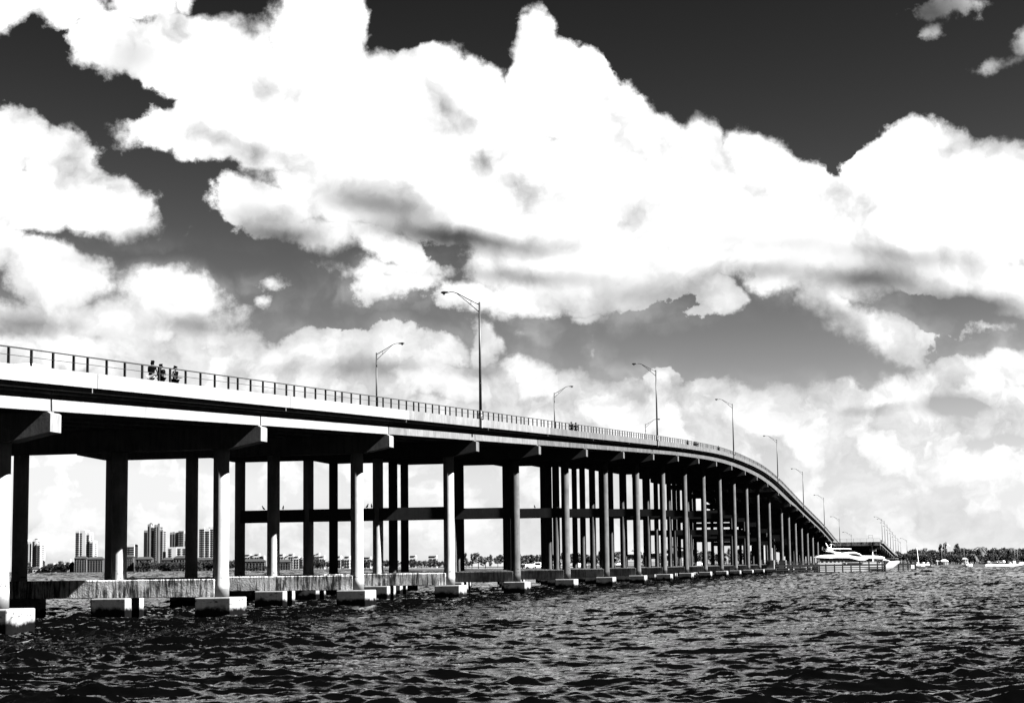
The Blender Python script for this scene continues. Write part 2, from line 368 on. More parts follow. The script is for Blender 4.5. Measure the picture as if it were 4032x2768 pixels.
# fascia girders, one per span: top flange, sloping web, bottom flange
def gsec(n, c, w=.30):
    top = -1.004; bot = -GD(n)
    h = top - bot
    o = c - w; i = c + w
    return [(o, bot), (i, bot), (i, bot + .26*h), (i - .2, bot + .45*h), (i - .2, top - .15), (i, top), (o - .05, top), (o - .05, top - .14), (o + .20, top - .26*h), (o + .20, bot + .68*h), (o + .015, bot + .56*h)]
def gsweep(mb, c, ns):
    mb.rings([[(*bridge(n, o), PT(n) + z) for (o, z) in gsec(n, c)] for n in ns])
ends = PIERS + [26.3]
for a, b in zip([N0] + ends[:-1], ends):
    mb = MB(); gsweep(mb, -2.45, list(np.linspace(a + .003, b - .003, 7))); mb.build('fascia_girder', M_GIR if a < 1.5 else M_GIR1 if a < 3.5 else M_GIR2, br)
for q in range(8):
    c = -0.1 + q * 3.15
    mb = MB(); gsweep(mb, c, list(np.arange(N0, 26.3, .5))); mb.build('girder', M_GIR, br)
# piers
def box_b(mb, n, o0, o1, t0, t1, z0, z1):     # a block square to the bridge: o across, t along
    cx, cy = bridge(n); a = head(n); al = (math.sin(a), math.cos(a)); ac = (-math.cos(a), math.sin(a))
    P = lambda o, t, z: (cx + ac[0]*o + al[0]*t, cy + ac[1]*o + al[1]*t, z)
    mb.hexa([P(o0,t0,z0),P(o0,t1,z0),P(o1,t1,z0),P(o1,t0,z0),P(o0,t0,z1),P(o0,t1,z1),P(o1,t1,z1),P(o1,t0,z1)])
    return P
FT = 1.35
for n in PIERS:
    gb = GB(n); cb_ = gb - 1.55
    mb = MB(); cx, cy = bridge(n); a = head(n); al = (math.sin(a), math.cos(a)); ac = (-math.cos(a), math.sin(a))
    P = lambda o, t, z: (cx + ac[0]*o + al[0]*t, cy + ac[1]*o + al[1]*t, z)
    e0, e1 = -3.0, W3 + 3.0; top = gb - .10
    sec = [(e0, gb - 1.08), (e0, top - .08), (e0 + .12, top), (e1, top), (e1, gb - 1.08), (W3 + .6, cb_), (-.6, cb_)]
    mb.rings([[P(o, t, z) for o, z in sec] for t in (-.6, .6)])
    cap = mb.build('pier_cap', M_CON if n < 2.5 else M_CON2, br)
    bd = MB(); box_b(bd, n, -2.72, W3 + 2.4, -.34, .34, top, gb - .002); bd.build('bearing_seat', M_CON, cap)
    main = n in (15.12, 16.5)
    for k in range(4):
        x, y = bridge(n, CW * k)
        mb = MB(); nz = max(3, int((cb_ - FT) / .8)); zs_ = [FT + .003 + (cb_ - FT - .005) * q / nz for q in range(nz + 1)]
        mb.tube([(x, y, z) for z in zs_], [.56 if z < FT + 1.5 else .525 for z in zs_], 36 if n < 4 else 20)
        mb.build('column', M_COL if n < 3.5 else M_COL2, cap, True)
        mb = MB(); w_ = 1.25 if not main else 1.9
        jx = random.uniform(-.12, .12)
        box_b(mb, n, CW*k - w_ - .05 + jx, CW*k + w_ - .05 + jx, -1.5, 1.5, -1.6, FT)
        f_ = mb.build('footing', M_FOOT, cap)
        bv = f_.modifiers.new('bevel', 'BEVEL'); bv.width = .07; bv.segments = 2
        if main and k in (0,):
            mb = MB(); box_b(mb, n, -1.15, 1.0, -1.0, 1.0, FT + .004, FT + 2.5); mb.build('crash_block', M_PAR, cap)
    mb = MB(); box_b(mb, n, .2, W3 - .2, -.56, .56, FT + .004, FT + 1.2)
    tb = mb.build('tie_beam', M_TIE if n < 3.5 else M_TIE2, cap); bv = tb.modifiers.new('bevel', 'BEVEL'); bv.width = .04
    H = cb_ - FT; fr = []
    if n >= 3:
        fr = [.56]
        if 12 <= n <= 16.6: fr = [.62, .415]
        if n > 20: fr = []
    for q in fr:
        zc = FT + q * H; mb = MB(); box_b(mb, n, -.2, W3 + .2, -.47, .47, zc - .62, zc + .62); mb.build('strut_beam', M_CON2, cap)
# railing on the near parapet
rail = MB()
rs = list(np.arange(N0, N1, .25))
sweep(rail, [(-3.45, .79), (-3.37, .79), (-3.37, .85), (-3.45, .85)], rs, PT)
rail_o = rail.build('railing', M_ALU, br)
r2 = MB(); sweep(r2, [(-3.43, .43), (-3.395, .43), (-3.395, .455), (-3.43, .455)], rs, PT); r2.build('middle_rail', M_ALU, rail_o)
far_posts = MB(); k = 0
n = -0.55
while n < N1 - .1:
    step = 2.28 / 30
    if k % 5 == 3: step = 1.6 / 30
    x, y = bridge(n, -3.41); a = head(n); z = PT(n); c_, s_ = math.cos(a), math.sin(a)
    def post(mb):
        al = Vector((s_, c_, 0)); ac = Vector((-c_, s_, 0)); b = Vector((x, y, z))
        for (o0, o1, t0, t1, zt) in ((-.03, .03, -.03, .03, .80), (-.055, -.03, -.055, .055, .80), (.03, .055, -.055, .055, .80)):
            mb.hexa([b + ac*o0 + al*t0, b + ac*o0 + al*t1, b + ac*o1 + al*t1, b + ac*o1 + al*t0] +
                    [b + ac*o0 + al*t0 + Vector((0,0,zt)), b + ac*o0 + al*t1 + Vector((0,0,zt)), b + ac*o1 + al*t1 + Vector((0,0,zt)), b + ac*o1 + al*t0 + Vector((0,0,zt))])
    if k < 100:
        mb = MB(); post(mb); mb.build('railing_post', M_DKM, rail_o)
    else: post(far_posts)
    n += step; k += 1
tag(far_posts.build('railing_post', M_DKM, rail_o), kind='stuff')
# pilasters under the lamps
NEARL = [-1.1, 2.96, 7.01, 10.96, 14.85, 18.1, 21.6, 24.84]
FARL = [0.95, 4.98, 8.98, 12.9, 16.5, 19.9, 23.3]
for n in NEARL:
    mb = MB(); z = PT(n); box_b(mb, n, -3.80, -3.552, -.28, .28, z - .86, z - .02); mb.build('lamp_pilaster', M_CON, br)

# ------------------------------------------------------------------ street lamps
def make_lamp(label, h=11.6, arm=3.6, base=True):
    root = empty('street_lamp', label=label, cat='street lamp', group='street lamps along the bridge')
    mb = MB(); mb.tube([(0,0,.65),(0,0,h)], [.15,.085], 12); mb.build('pole', M_LAMP, root, True)
    mb = MB(); mb.tube([(0,0,0),(0,0,.12),(0,0,.13),(0,0,.55),(0,0,.9)], [.30,.30,.22,.22,.15], 12); mb.build('base', M_LAMP, root, True)
    mb = MB()
    pts = [(0,0,h-.25),(.35*arm,0,h+.42),(.62*arm,0,h+.98),(.72*arm,0,h+1.12),(.82*arm,0,h+1.17),(arm-.35,0,h+1.15)]
    mb.tube(pts, [.05,.045,.045,.04,.04,.035], 8); mb.tube([(0,0,h-1.0),(.35*arm,0,h+.12),(.64*arm,0,h+.98)], [.04,.035,.03], 8)
    mb.tube([(.24*arm,0,h-.2),(.24*arm,0,h+.22)], .022, 6)
    mb.build('arm', M_LAMP, root, True)
    mb = MB(); R = []
    for (x, ry, zt, zb) in ((arm-.55,.05,.05,-.05),(arm-.3,.12,.08,-.1),(arm,.19,.12,-.14),(arm+.2,.17,.10,-.12),(arm+.34,.06,.04,-.05)):
        R.append([(x, ry*math.cos(q), h+1.15 + (zt if math.sin(q) > 0 else -zb) * math.sin(q)) for q in [2*PI*j/12 for j in range(12)]])
    mb.rings(R); hd = mb.build('lamp_head', M_LAMP, root, True)
    mb = MB(); mb.tube([(arm+.02,0,h+1.03),(arm+.02,0,h+.9)], [.15,.08], 10); mb.build('lens', M_GLASSL, hd, True)
    return root
ordn = ['first','second','third','fourth','fifth','sixth','seventh','eighth']
L0 = None
for i, n in enumerate(NEARL[1:] ):
    x, y = bridge(n, -3.45 if False else -3.62); z = PT(n) - .02; rz = PI - head(n) * 1.0
    lab = ['tallest dark street lamp, standing on the near parapet with arm bent left', 'second lamp along the near parapet, beside a short lamp of the far side',
           'third lamp along the near parapet, just where the bridge begins to fall', 'fourth lamp along the near parapet, on the downward slope',
           'fifth lamp along the near parapet, on the downward slope', 'sixth near side lamp, low on the downward slope', 'seventh near side lamp, last before the old bridge stump'][i]
    if L0 is None:
        L0 = make_lamp(lab); L0.location = (x, y, z); L0.rotation_euler = (0, 0, PI - head(n)); l = L0
    else: l = copy_thing(L0, (x, y, z), PI - head(n), label=lab)
for i, n in enumerate(FARL[1:]):
    x, y = bridge(n, FAROUT + .1)
    lab = ['far side street lamp bent right, left of the tallest lamp', None, None, None, None, None][i]
    x, y = bridge(n, FAROUT + .1)
labs = ['far side street lamp with arm bent right, left of the tallest lamp', 'far side street lamp with arm bent right, in the middle of the deck', 'low far side lamp half hidden behind the second near lamp']
for n, lab in zip([4.98, 8.98, 12.9], labs):
    x, y = bridge(n, FAROUT + .1); copy_thing(L0, (x, y, PT(n) - .02), -head(n), label=lab)
# ------------------------------------------------------------------ water
def waves():
    rng = np.random.default_rng(5)
    thc = 640; nr = 1900
    az = np.linspace(math.radians(-21), math.radians(21), thc)
    r = np.concatenate([np.geomspace(24, 900, nr), np.geomspace(901.5, 3000, 760), np.geomspace(3020, 30000, 60)])
    A, Rr = np.meshgrid(az, r); X = (Rr * np.sin(A)); Y = (Rr * np.cos(A)); Z = np.zeros_like(X); DX = np.zeros_like(X); DY = np.zeros_like(X)
    N = 150
    lam = np.exp(rng.uniform(math.log(0.24), math.log(3.6), N))
    main = math.radians(176)                  # wind from behind the bridge, waves run towards the camera
    th = main + rng.normal(0, 0.42, N)
    for L, t in zip(lam, th):
        k = 2 * PI / L; amp = 0.0068 * L ** 0.86 * (0.6 + 0.8 * rng.random())
        p = rng.uniform(0, 2 * PI); kx, ky = k * math.sin(t), k * math.cos(t)
        fade = np.clip((L * 330 / Rr - 0.4), 0, 1)      # waves too small for the grid fade out
        ph = kx * X + ky * Y + p
        s, c = np.sin(ph), np.cos(ph)
        Z += amp * fade * s; DX += amp * fade * math.sin(t) * c * .75; DY += amp * fade * math.cos(t) * c * .75
    wf = np.clip((Rr - 350) / 500, 0, 1) * np.clip((3600 - Rr) / 600, 0, 1)          # longer waves of the open bay
    rb = Rr[:, 0] > 350; Xf, Yf = X[rb], Y[rb]; Zf = np.zeros_like(Xf)
    for _ in range(36):
        L = math.exp(rng.uniform(math.log(6.5), math.log(20))); t = math.radians(176) + rng.normal(0, .4); k = 2 * PI / L
        Zf += 0.0068 * L * np.sin(k * math.sin(t) * Xf + k * math.cos(t) * Yf + rng.uniform(0, 6.28))
    Z[rb] += Zf * wf[rb]
    # patches of gust
    g = 1 + .35 * np.sin(X / 9 + 1.3 * np.sin(Y / 31)) * np.sin(Y / 17 + 1.1 * np.sin(X / 13 + 2)) + .32 * np.sin(X / 31 + 1.7 * np.sin(Y / 53) + 1) * np.sin(Y / 47 + 1.3 * np.sin(X / 41))
    Z *= g
    V = np.stack([X + DX * 1.0, Y + DY * 1.0, Z], -1).reshape(-1, 3)
    n_r, n_c = X.shape
    i = np.arange((n_r - 1) * (n_c - 1)); ri = i // (n_c - 1); ci = i % (n_c - 1); a = ri * n_c + ci
    Fq = np.stack([a, a + 1, a + 1 + n_c, a + n_c], -1)
    me = bpy.data.meshes.new('water')
    me.vertices.add(len(V)); me.vertices.foreach_set('co', V.astype(np.float32).ravel())
    me.loops.add(Fq.size); me.loops.foreach_set('vertex_index', Fq.astype(np.int32).ravel())
    me.polygons.add(len(Fq)); me.polygons.foreach_set('loop_start', (np.arange(len(Fq)) * 4).astype(np.int32))
    me.polygons.foreach_set('loop_total', np.full(len(Fq), 4, np.int32))
    me.polygons.foreach_set('use_smooth', np.ones(len(Fq), bool))
    me.update(calc_edges=True); me.validate()
    return me
def water_mat():
    m, t, p = newmat('sea_water')
    g = t.n('ShaderNodeNewGeometry'); pos = g.outputs['Position']
    p.inputs['Base Color'].default_value = (.0006, .0006, .0006, 1); p.inputs['Roughness'].default_value = .04
    p.inputs['IOR'].default_value = 1.5
    h1 = t.noise(t.v('MULTIPLY', pos, (1.6, 8.0, 1)), 1.0, 5, 0.6, 0.5)
    far = t.lin(t.v('LENGTH', pos), 250.0, 1200.0, 1.0, 7.0)
    h2 = t.noise(t.v('MULTIPLY', pos, (0.16, 0.6, 1)), 1.0, 5, 0.6, 0.5)
    b = t.n('ShaderNodeBump'); b.inputs['Strength'].default_value = 1.0; b.inputs['Distance'].default_value = 0.03
    t.put(b.inputs['Height'], t.m('ADD', t.m('MULTIPLY', h1, 0.4), t.m('MULTIPLY', t.m('MULTIPLY', h2, 3.2), far))); t.put(p.inputs['Normal'], b.outputs[0])
    return m
wme = waves(); wme.materials.append(water_mat())
wo = bpy.data.objects.new('water', wme); COL.objects.link(wo); tag(wo, 'dark choppy bay water with pale glinting wavelets', kind='structure')
mb = MB(); mb.box(-40000, 40000, -20000, 40000, -9, -3.5); tag(mb.build('seabed', M_BDK), 'dark bottom under the bay', kind='structure')
# ------------------------------------------------------------------ land
def sheet(name, pts, z0, slope_pts, z1, mat, matb, label):
    pass
front = [(1150, 1900), (1300, 1700), (1480, 1350), (1640, 1050), (1830, 880), (2100, 760), (2450, 745), (3000, 790), (3400, 800), (3600, 800), (3800, 770), (3880, 765), (4100, 740), (4500, 720), (5200, 760)]
def GZ(px): return 2.0 if px < 3250 else 1.2
mb = MB(); vs = []; 
fr = [(at(px, D)[0], D) for px, D in front]
n_ = len(fr)
for (x, y) in fr: vs.append((x, y, -1.2))
for k_, (f_, z_) in enumerate(((1.012, .5), (1.03, .85), (1.06, 1.0), (2.6, 1.1))):
    for (x, y), (px, D) in zip(fr, front): vs.append((x * f_, y * f_, z_ * GZ(px)))
fs = []
for q in range(3):
    for i in range(n_ - 1): fs.append((q*n_+i, q*n_+i+1, (q+1)*n_+i+1, (q+1)*n_+i))
tag(MB().add(vs[:4*n_], [f_ for i_, f_ in enumerate(fs) if i_ % (n_-1) >= 11]).build('beach', M_SAND), 'pale sand beach along the right hand shore', kind='structure')
tag(MB().add(vs[:4*n_], [f_ for i_, f_ in enumerate(fs) if i_ % (n_-1) < 11]).build('shore_bank', M_LAND), 'dark bank of the shore seen between the columns', kind='structure')
sx = [(at(px, D)[0], D) for px, D in ((1455, 1420), (1640, 1120), (1750, 1000), (1950, 870), (2100, 790), (2300, 790))]
tag(MB().add([(x_*1.005, y_*1.005, 2.06) for x_, y_ in sx] + [(x_*1.06, y_*1.06, 2.1) for x_, y_ in sx], [(i_, i_+1, i_+7, i_+6) for i_ in range(5)]).build('sand_strip', M_SAND), 'pale strip of sand along the spit between the columns', kind='structure')
fs = [(i, i+1, n_+i+1, n_+i) for i in range(n_ - 1)]
tag(MB().add([(a, b, c) for a, b, c in vs[3*n_:]], fs).build('ground', M_LAND), 'low dark green land behind the beach', kind='structure')
# far mainland shore on the left
fr2 = [(-900, 2900), (-200, 2850), (120, 2500), (400, 2450), (600, 2350), (900, 2350), (1250, 2200), (1500, 2300), (1800, 2600)]
f2 = [(at(px, D)[0], D) for px, D in fr2]; n2_ = len(f2)
vs = [(x, y, -1) for x, y in f2] + [(x*1.01, y*1.01, 1.6) for x, y in f2] + [(x * 1.8, y * 1.8, 3.0) for x, y in f2]
fs = [(q*n2_+i, q*n2_+i+1, (q+1)*n2_+i+1, (q+1)*n2_+i) for q in range(2) for i in range(n2_ - 1)]
tag(MB().add(vs, fs).build('far_shore', M_LAND), 'dark strip of mainland across the bay', kind='structure')

# ------------------------------------------------------------------ trees
def leafquads(mb, rng, blobs, n, size):
    for _ in range(n):
        cx, cy, cz, rx, ry, rz = blobs[rng.randrange(len(blobs))]
        while True:
            a = [rng.uniform(-1, 1) for _ in range(3)]
            if sum(q*q for q in a) <= 1: break
        k = 0.55 + 0.45 * rng.random(); l = max(1e-3, math.sqrt(sum(q*q for q in a))); a = [q / l * k for q in a] if rng.random() < .6 else a
        p = Vector((cx + rx*a[0], cy + ry*a[1], cz + rz*a[2])); u = Vector([rng.gauss(0, 1) for _ in range(3)]).normalized()
        w_ = u.cross(Vector([rng.gauss(0, 1) for _ in range(3)])).normalized(); s_ = size * rng.uniform(.5, 1.3)
        mb.add([p - u*s_ - w_*s_*.5, p + u*s_*.2 - w_*s_*.7, p + u*s_ + w_*s_*.4, p - u*s_*.3 + w_*s_*.8], [(0, 1, 2, 3)])
def broad_tree(seed, h=8.0, wd=4.0, pale=False):
    rng = random.Random(seed); root = empty('broadleaf_tree')
    mb = MB(); mb.tube([(0,0,-.6),(.1,0,h*.25),(-.1,.1,h*.5),(.1,0,h*.75)], [.28,.22,.15,.06], 7)
    for k in range(5):
        a = k * 1.3 + rng.random(); mb.tube([(0,0,h*.3),(math.cos(a)*wd*.3,math.sin(a)*wd*.3,h*.5),(math.cos(a)*wd*.6,math.sin(a)*wd*.6,h*.62)], [.12,.08,.03], 5)
    mb.build('trunk', M_BARK, root)
    bl = []
    for k in range(13):
        a = rng.uniform(0, 2*PI); d = rng.uniform(.15, .8) * wd; z = h * rng.uniform(.32, .86); q = rng.uniform(.22, .45) * wd
        bl.append((math.cos(a)*d, math.sin(a)*d, z, q, q, q * .75))
    mb = MB(); leafquads(mb, rng, bl, 1100, .30); mb.build('crown', M_LEAF2 if pale else M_LEAF, root); return root
def pine_tree(seed, h=10.0):
    rng = random.Random(seed); root = empty('pine_tree')
    mb = MB(); mb.tube([(0,0,-.6),(.1,0,h*.5),(.25,0,h*.97)], [.25,.16,.04], 7)
    bl = []
    for k in range(16):
        z = h * (.22 + .72 * k / 15); d = rng.uniform(.1, 1) * (1.9 * (1.05 - k / 15) + .5); a = rng.uniform(0, 2*PI)
        bl.append((math.cos(a)*d, math.sin(a)*d, z, .75, .75, .9))
        mb.tube([(0.1,0,z-.8),(math.cos(a)*d,math.sin(a)*d,z)], [.06,.02], 4)
    mb.build('trunk', M_BARK, root)
    mb = MB(); leafquads(mb, rng, bl, 900, .26); mb.build('crown', M_LEAF, root); return root
def palm_tree(seed, h=7.0):
    rng = random.Random(seed); root = empty('palm_tree')
    mb = MB(); mb.tube([(0,0,-.6),(.15,0,h*.5),(.5,0,h)], [.22,.16,.14], 8); mb.build('trunk', M_BARK, root)
    mb = MB()
    for k in range(22):
        a = k * 2.399; up = rng.uniform(-.5, 1.0); L = rng.uniform(2.2, 3.0); pts = []
        for i in range(7):
            t = i / 6; pts.append(Vector((.5 + math.cos(a)*L*t, math.sin(a)*L*t, h + up*L*t - 1.7*t*t*L*.55)))
        sd = Vector((-math.sin(a), math.cos(a), 0))
        for i in range(6):
            for sg in (-1, 1):
                w0 = .55 * math.sin(PI * (i + .6) / 7.2)
                mb.add([pts[i], pts[i+1], pts[i+1] + sd*sg*w0 + Vector((0,0,-w0*.6)), pts[i].lerp(pts[i+1], .35) + sd*sg*w0 + Vector((0,0,-w0*.6))], [(0,1,2,3)])
    mb.build('crown', M_LEAF2, root); return root
PROT = {'b': [broad_tree(1), broad_tree(2, 7, 4.6), broad_tree(3, 9, 3.6, True)], 'p': [pine_tree(4), pine_tree(5, 11), pine_tree(6, 9)], 'm': [palm_tree(7), palm_tree(8, 5)]}
USED = set()
def place_tree(kind, k, px, D, sc, label, group, cat='tree', z=1.9):
    o = PROT[kind][k]; x = at(px, D)[0]; rz = random.uniform(0, 6.28)
    if o.name not in USED:
        USED.add(o.name); KIDS[o.name] = [(c, kids(c)) for c in kids(o)]
        o.location = (x, D, z); o.rotation_euler = (0, 0, rz); o.scale = (sc,)*3; c = o
    else: c = copy_thing(o, (x, D, z), rz, sc)
    tag(c, label, cat, group); return c
rt = random.Random(11)
# right shore: a front row of round trees, pines and palms behind
px = 3585
while px < 4250:
    k = rt.random(); D = rt.uniform(900, 960)
    if k < .35: place_tree('p', rt.randrange(3), px, D, rt.uniform(.62, .80), 'dark feathery pine in the tree line behind the right hand beach', 'pines behind the right hand beach', z=1.1)
    else: place_tree('b', rt.randrange(2), px, D, rt.uniform(.92, 1.12), 'dark round tree in the tree line behind the right hand beach', 'round trees behind the right hand beach', z=1.1)
    px += rt.uniform(7, 12)
px = 3590
while px < 4250:
    D = rt.uniform(850, 890)
    place_tree('b', rt.choice((0, 1, 1, 2)), px, D, rt.uniform(.55, .85), 'low leafy tree in front of the pines on the right shore', 'low trees on the right shore', z=1.0)
    px += rt.uniform(12, 20)
for px, s in ((3760, 1.15), (3778, 1.0), (3635, 1.2), (3650, 1.1)):
    place_tree('b', 1, px, 838, s * .62, 'black rounded shrub at the water edge, between pavilion and beach' if px > 3700 else 'dark bushy tree beside the moored boats', 'shrubs by the water edge' if px > 3700 else 'bushy trees by the moored boats', z=.9)
for i, (px, s, D) in enumerate(((3865, 1.1, 850), (3838, .9, 850), (3985, 1.0, 870))):
    place_tree('m', i % 2, px, D, s, ['palm with long pale drooping fronds left of the beach', 'smaller palm beside the one with pale fronds', 'palm further right above the beach'][i], 'palms on the right shore', z=1.0)
place_tree('p', 1, 3707, 905, .92, 'tallest pine of the right shore, behind the pavilion', 'pines behind the right hand beach', z=1.1)
place_tree('p', 1, 3722, 905, .98, 'second tall pine behind the pavilion, joined with the tallest', 'pines behind the right hand beach', z=1.1)
place_tree('p', 0, 3768, 905, 1.02, 'slim pine standing clear just right of the tall pair', 'pines behind the right hand beach', z=1.1)
# slope below the old bridge
for px, D in ((3512, 905), (3528, 930), (3545, 950), (3560, 930), (3575, 940), (3500, 890)):
    place_tree('b', rt.choice((0, 2)), px, D, .75, 'tree growing beside the old bridge ramp', 'trees beside the old bridge ramp', z=1.9)
# behind the bridge, middle
px = 1835
while px < 2990:
    D = rt.uniform(860, 930)
    if rt.random() < .4: place_tree('p', rt.randrange(3), px, D, rt.uniform(.62, .82), 'feathery pine seen between the bridge columns', 'pines seen between the columns', z=2)
    else: place_tree('b', rt.randrange(3), px, D, rt.uniform(.8, 1.0), 'leafy tree seen between the bridge columns', 'trees seen between the columns', z=2)
    px += rt.uniform(13, 27)
px = 1440
while px < 1850:
    D = rt.uniform(1450, 1500) if px < 1650 else rt.uniform(1150, 1200)
    place_tree('b', rt.choice((0, 1)), px, D, rt.uniform(.8, 1.05) * (1.0 if px < 1650 else .75), 'dark round tree on the distant spit between the columns', 'trees on the distant spit', z=2.1)
    px += rt.uniform(14, 26)
px = 1235
while px < 1445:
    place_tree('b', rt.choice((0, 1)), px, rt.uniform(1960, 2050), rt.uniform(1.2, 1.6), 'dark tree in the black tree mass left of the spit', 'trees in the black mass', z=1.8)
    px += rt.uniform(10, 20)
# mainland: dark mass of trees in front of the towers
px = 545
while px < 1235:
    hgt = 1.75 if px < 960 else (1.0 if px < 1200 else 1.6)
    D = 2380 if px < 900 else 2260
    if not (1100 < px < 1195): place_tree('b', rt.choice((0, 1)), px, D + rt.uniform(0, 40), hgt * rt.uniform(.8, 1.15) * (1.0 if px < 960 else .7), 'dark tree on the mainland shore below the towers', 'trees below the towers', z=1.2)
    px += rt.uniform(7, 12)
for px in (108, 118, 180, 200, 225, 240, 252, 262, 270):
    place_tree('b', rt.choice((0, 1, 2)), px, 2520, rt.uniform(1.2, 1.9), 'tree among the pale houses left of the mainland flats', 'trees among the pale houses', z=1.5)

# ------------------------------------------------------------------ mainland buildings
def zt(px, py, D): return at(px, D, py)[1]
def fac(win, x0, x1, z0, z1, yf, fh=3.2, frac=.62, t=.25):
    z = z0 + .9
    while z + fh * frac < z1: win.box(x0, x1, yf - t, yf, z, z + fh * frac); z += fh
    if x1 - x0 > 1: win.box((x0+x1)/2 - .15, (x0+x1)/2 + .15, yf - t - .05, yf + .05, z0 + .95, z - fh + .5)
def facR(win, y0, y1, z0, z1, xf, fh=3.2, frac=.6, t=.25):
    z = z0 + .9
    while z + fh * frac < z1: win.box(xf, xf + t, y0, y1, z, z + fh * frac); z += fh
    if y1 - y0 > 1: win.box(xf - .05, xf + t + .05, (y0+y1)/2 - .15, (y0+y1)/2 + .15, z0 + .95, z - fh + .5)
def tower(name, label, D, blocks, wall=M_BWH, cat='tower', depth=26, roofs=(), group=None):
    """blocks: (px0, px1, py_top, [(strip0, strip1, kind)...]) strips as fractions of the block width"""
    c = (blocks[0][0] + blocks[-1][1]) / 2; cx = at(c, D)[0]; th = -math.atan2(cx, D)
    root = empty(name, (cx, D, 1.5), 0, label=label, cat=cat, group=group)
    for i, (p0, p1, pt, strips) in enumerate(blocks):
        x0 = at(p0, D)[0] - cx; x1 = at(p1, D)[0] - cx; z1 = zt((p0+p1)/2, pt, D) - 1.5
        dy = (i % 3) * .9
        mb = MB(); mb.box(x0 + .02*i, x1 - .02*i, -depth/2 + dy, depth/2 - dy, -2, z1); mb.box(x0+.3, x1-.3, -depth/2+dy+.4, depth/2-dy-.4, z1, z1+.8)
        wl = mb.build('wall', wall, root)
        for a, b, kd in strips:
            mb = MB(); xa = x0 + (x1-x0)*a; xb = x0 + (x1-x0)*b
            if kd == 'w': fac(mb, xa, xb, 1, z1 - 1, -depth/2 + dy)
            elif kd == 'd': mb.box(xa, xb, -depth/2 + dy - .3, -depth/2 + dy, 4, z1 - 2.5)
            elif kd == 'b':
                fac(mb, xa, xb, 1, z1 - 1, -depth/2 + dy, frac=.5)
            mb.build('windows', M_WIN, wl)
        mb = MB(); facR(mb, -depth/2 + dy + 3, depth/2 - dy - 3, 1, z1 - 1, x1 - .02*i)
        if mb.v: mb.build('windows', M_WIN, wl)
    for (p0, p1, pt, ph, kd) in roofs:
        x0 = at(p0, D)[0] - cx; x1 = at(p1, D)[0] - cx; zb = zt((p0+p1)/2, pt, D) - 1.5; zh = zt((p0+p1)/2, ph, D) - 1.5
        mb = MB(); m_ = (x0+x1)/2; hw = (x1-x0)/2
        if kd == 'dome':
            mb.rings([[(m_ + hw*math.cos(q)*math.cos(e), hw*math.sin(q)*math.cos(e), zb - .5 + (zh-zb+.5)*math.sin(e)) for q in [2*PI*j/16 for j in range(16)]] for e in (0, .4, .8, 1.2, 1.5)])
        elif kd == 'hip':
            mb.rings([[(x0, -depth/2-.6, zb), (x1, -depth/2-.6, zb), (x1, depth/2, zb), (x0, depth/2, zb)], [(x0+hw*.55, -1, zh), (x1-hw*.55, -1, zh), (x1-hw*.55, 1, zh), (x0+hw*.55, 1, zh)]])
        elif kd == 'box': mb.box(x0, x1, -depth/4, depth/4, zb - .5, zh)
        mb.build('roof', M_ROOF if kd != 'box' else wall, root, kd == 'dome')
    return root
D = 2900
tower('apartment_tower', 'white twin apartment tower with a small dark dome, leftmost in the skyline', D,
      [(96, 113, 2126, [(.35, .75, 'w')]), (113, 131, 2134, [(.15, .3, 'b'), (.72, .95, 'd')]), (131, 151, 2127, [(.15, .55, 'w')]), (151, 168, 2141, [(.15, .75, 'w')])],
      roofs=[(132, 150, 2127, 2120, 'dome'), (96, 108, 2126, 2123, 'dome'), (113, 124, 2134, 2126, 'box')])
tower('apartment_tower', 'tall stepped white tower with dark left side, above the low flats', D,
      [(303, 318, 2092, [(.05, .98, 'w')]), (318, 343, 2090, [(.1, .42, 'b')]), (343, 359, 2098, [(.15, .8, 'b')]), (359, 375, 2131, [(.15, .7, 'b')])], roofs=[(309, 335, 2091, 2087, 'box')])
tower('office_block', 'flat topped white office block with dark window rows, right of the first thick column', 2700,
      [(494, 535, 2146, [(.02, .98, 'w')])], roofs=[(494, 536, 2146, 2143, 'box')])
tower('apartment_tower', 'tallest dark tower with two domed turrets', 2700,
      [(572, 586, 2090, [(.0, 1, 'd')]), (586, 599, 2066, [(.1, .55, 'd')]), (599, 612, 2090, [(.1, .5, 'w'), (.8, .98, 'd')]), (612, 622, 2068, [(.2, .8, 'b')]), (622, 634, 2068, [(.1, .4, 'd')]), (634, 647, 2088, [(.3, .75, 'w')])],
      wall=M_BMID, roofs=[(585, 601, 2067, 2058, 'dome'), (618, 630, 2068, 2060, 'dome')])
tower('apartment_tower', 'slender dark ribbed tower rising from a broad white base', 2750,
      [(674, 683, 2098, [(.1, .9, 'd')]), (683, 693, 2096, [(.1, .4, 'd'), (.6, .9, 'd')]), (693, 707, 2098, [(.1, .35, 'd'), (.55, .8, 'd')]), (707, 729, 2092, [(.1, .9, 'b')])], wall=M_BMID)
tower('apartment_block', 'broad white base block below the slender ribbed tower', 2700, [(666, 700, 2156, [(.1, .45, 'b')]), (700, 742, 2154, [(.1, .4, 'b'), (.6, .9, 'b')])])
tower('apartment_tower', 'white tower with dark balcony bands, left of the white near column', 2750,
      [(789, 810, 2079, [(.05, .95, 'w')]), (810, 829, 2082, [(.05, .95, 'w')]), (829, 846, 2076, [(.2, .9, 'b')])], roofs=[(812, 840, 2082, 2074, 'box')])
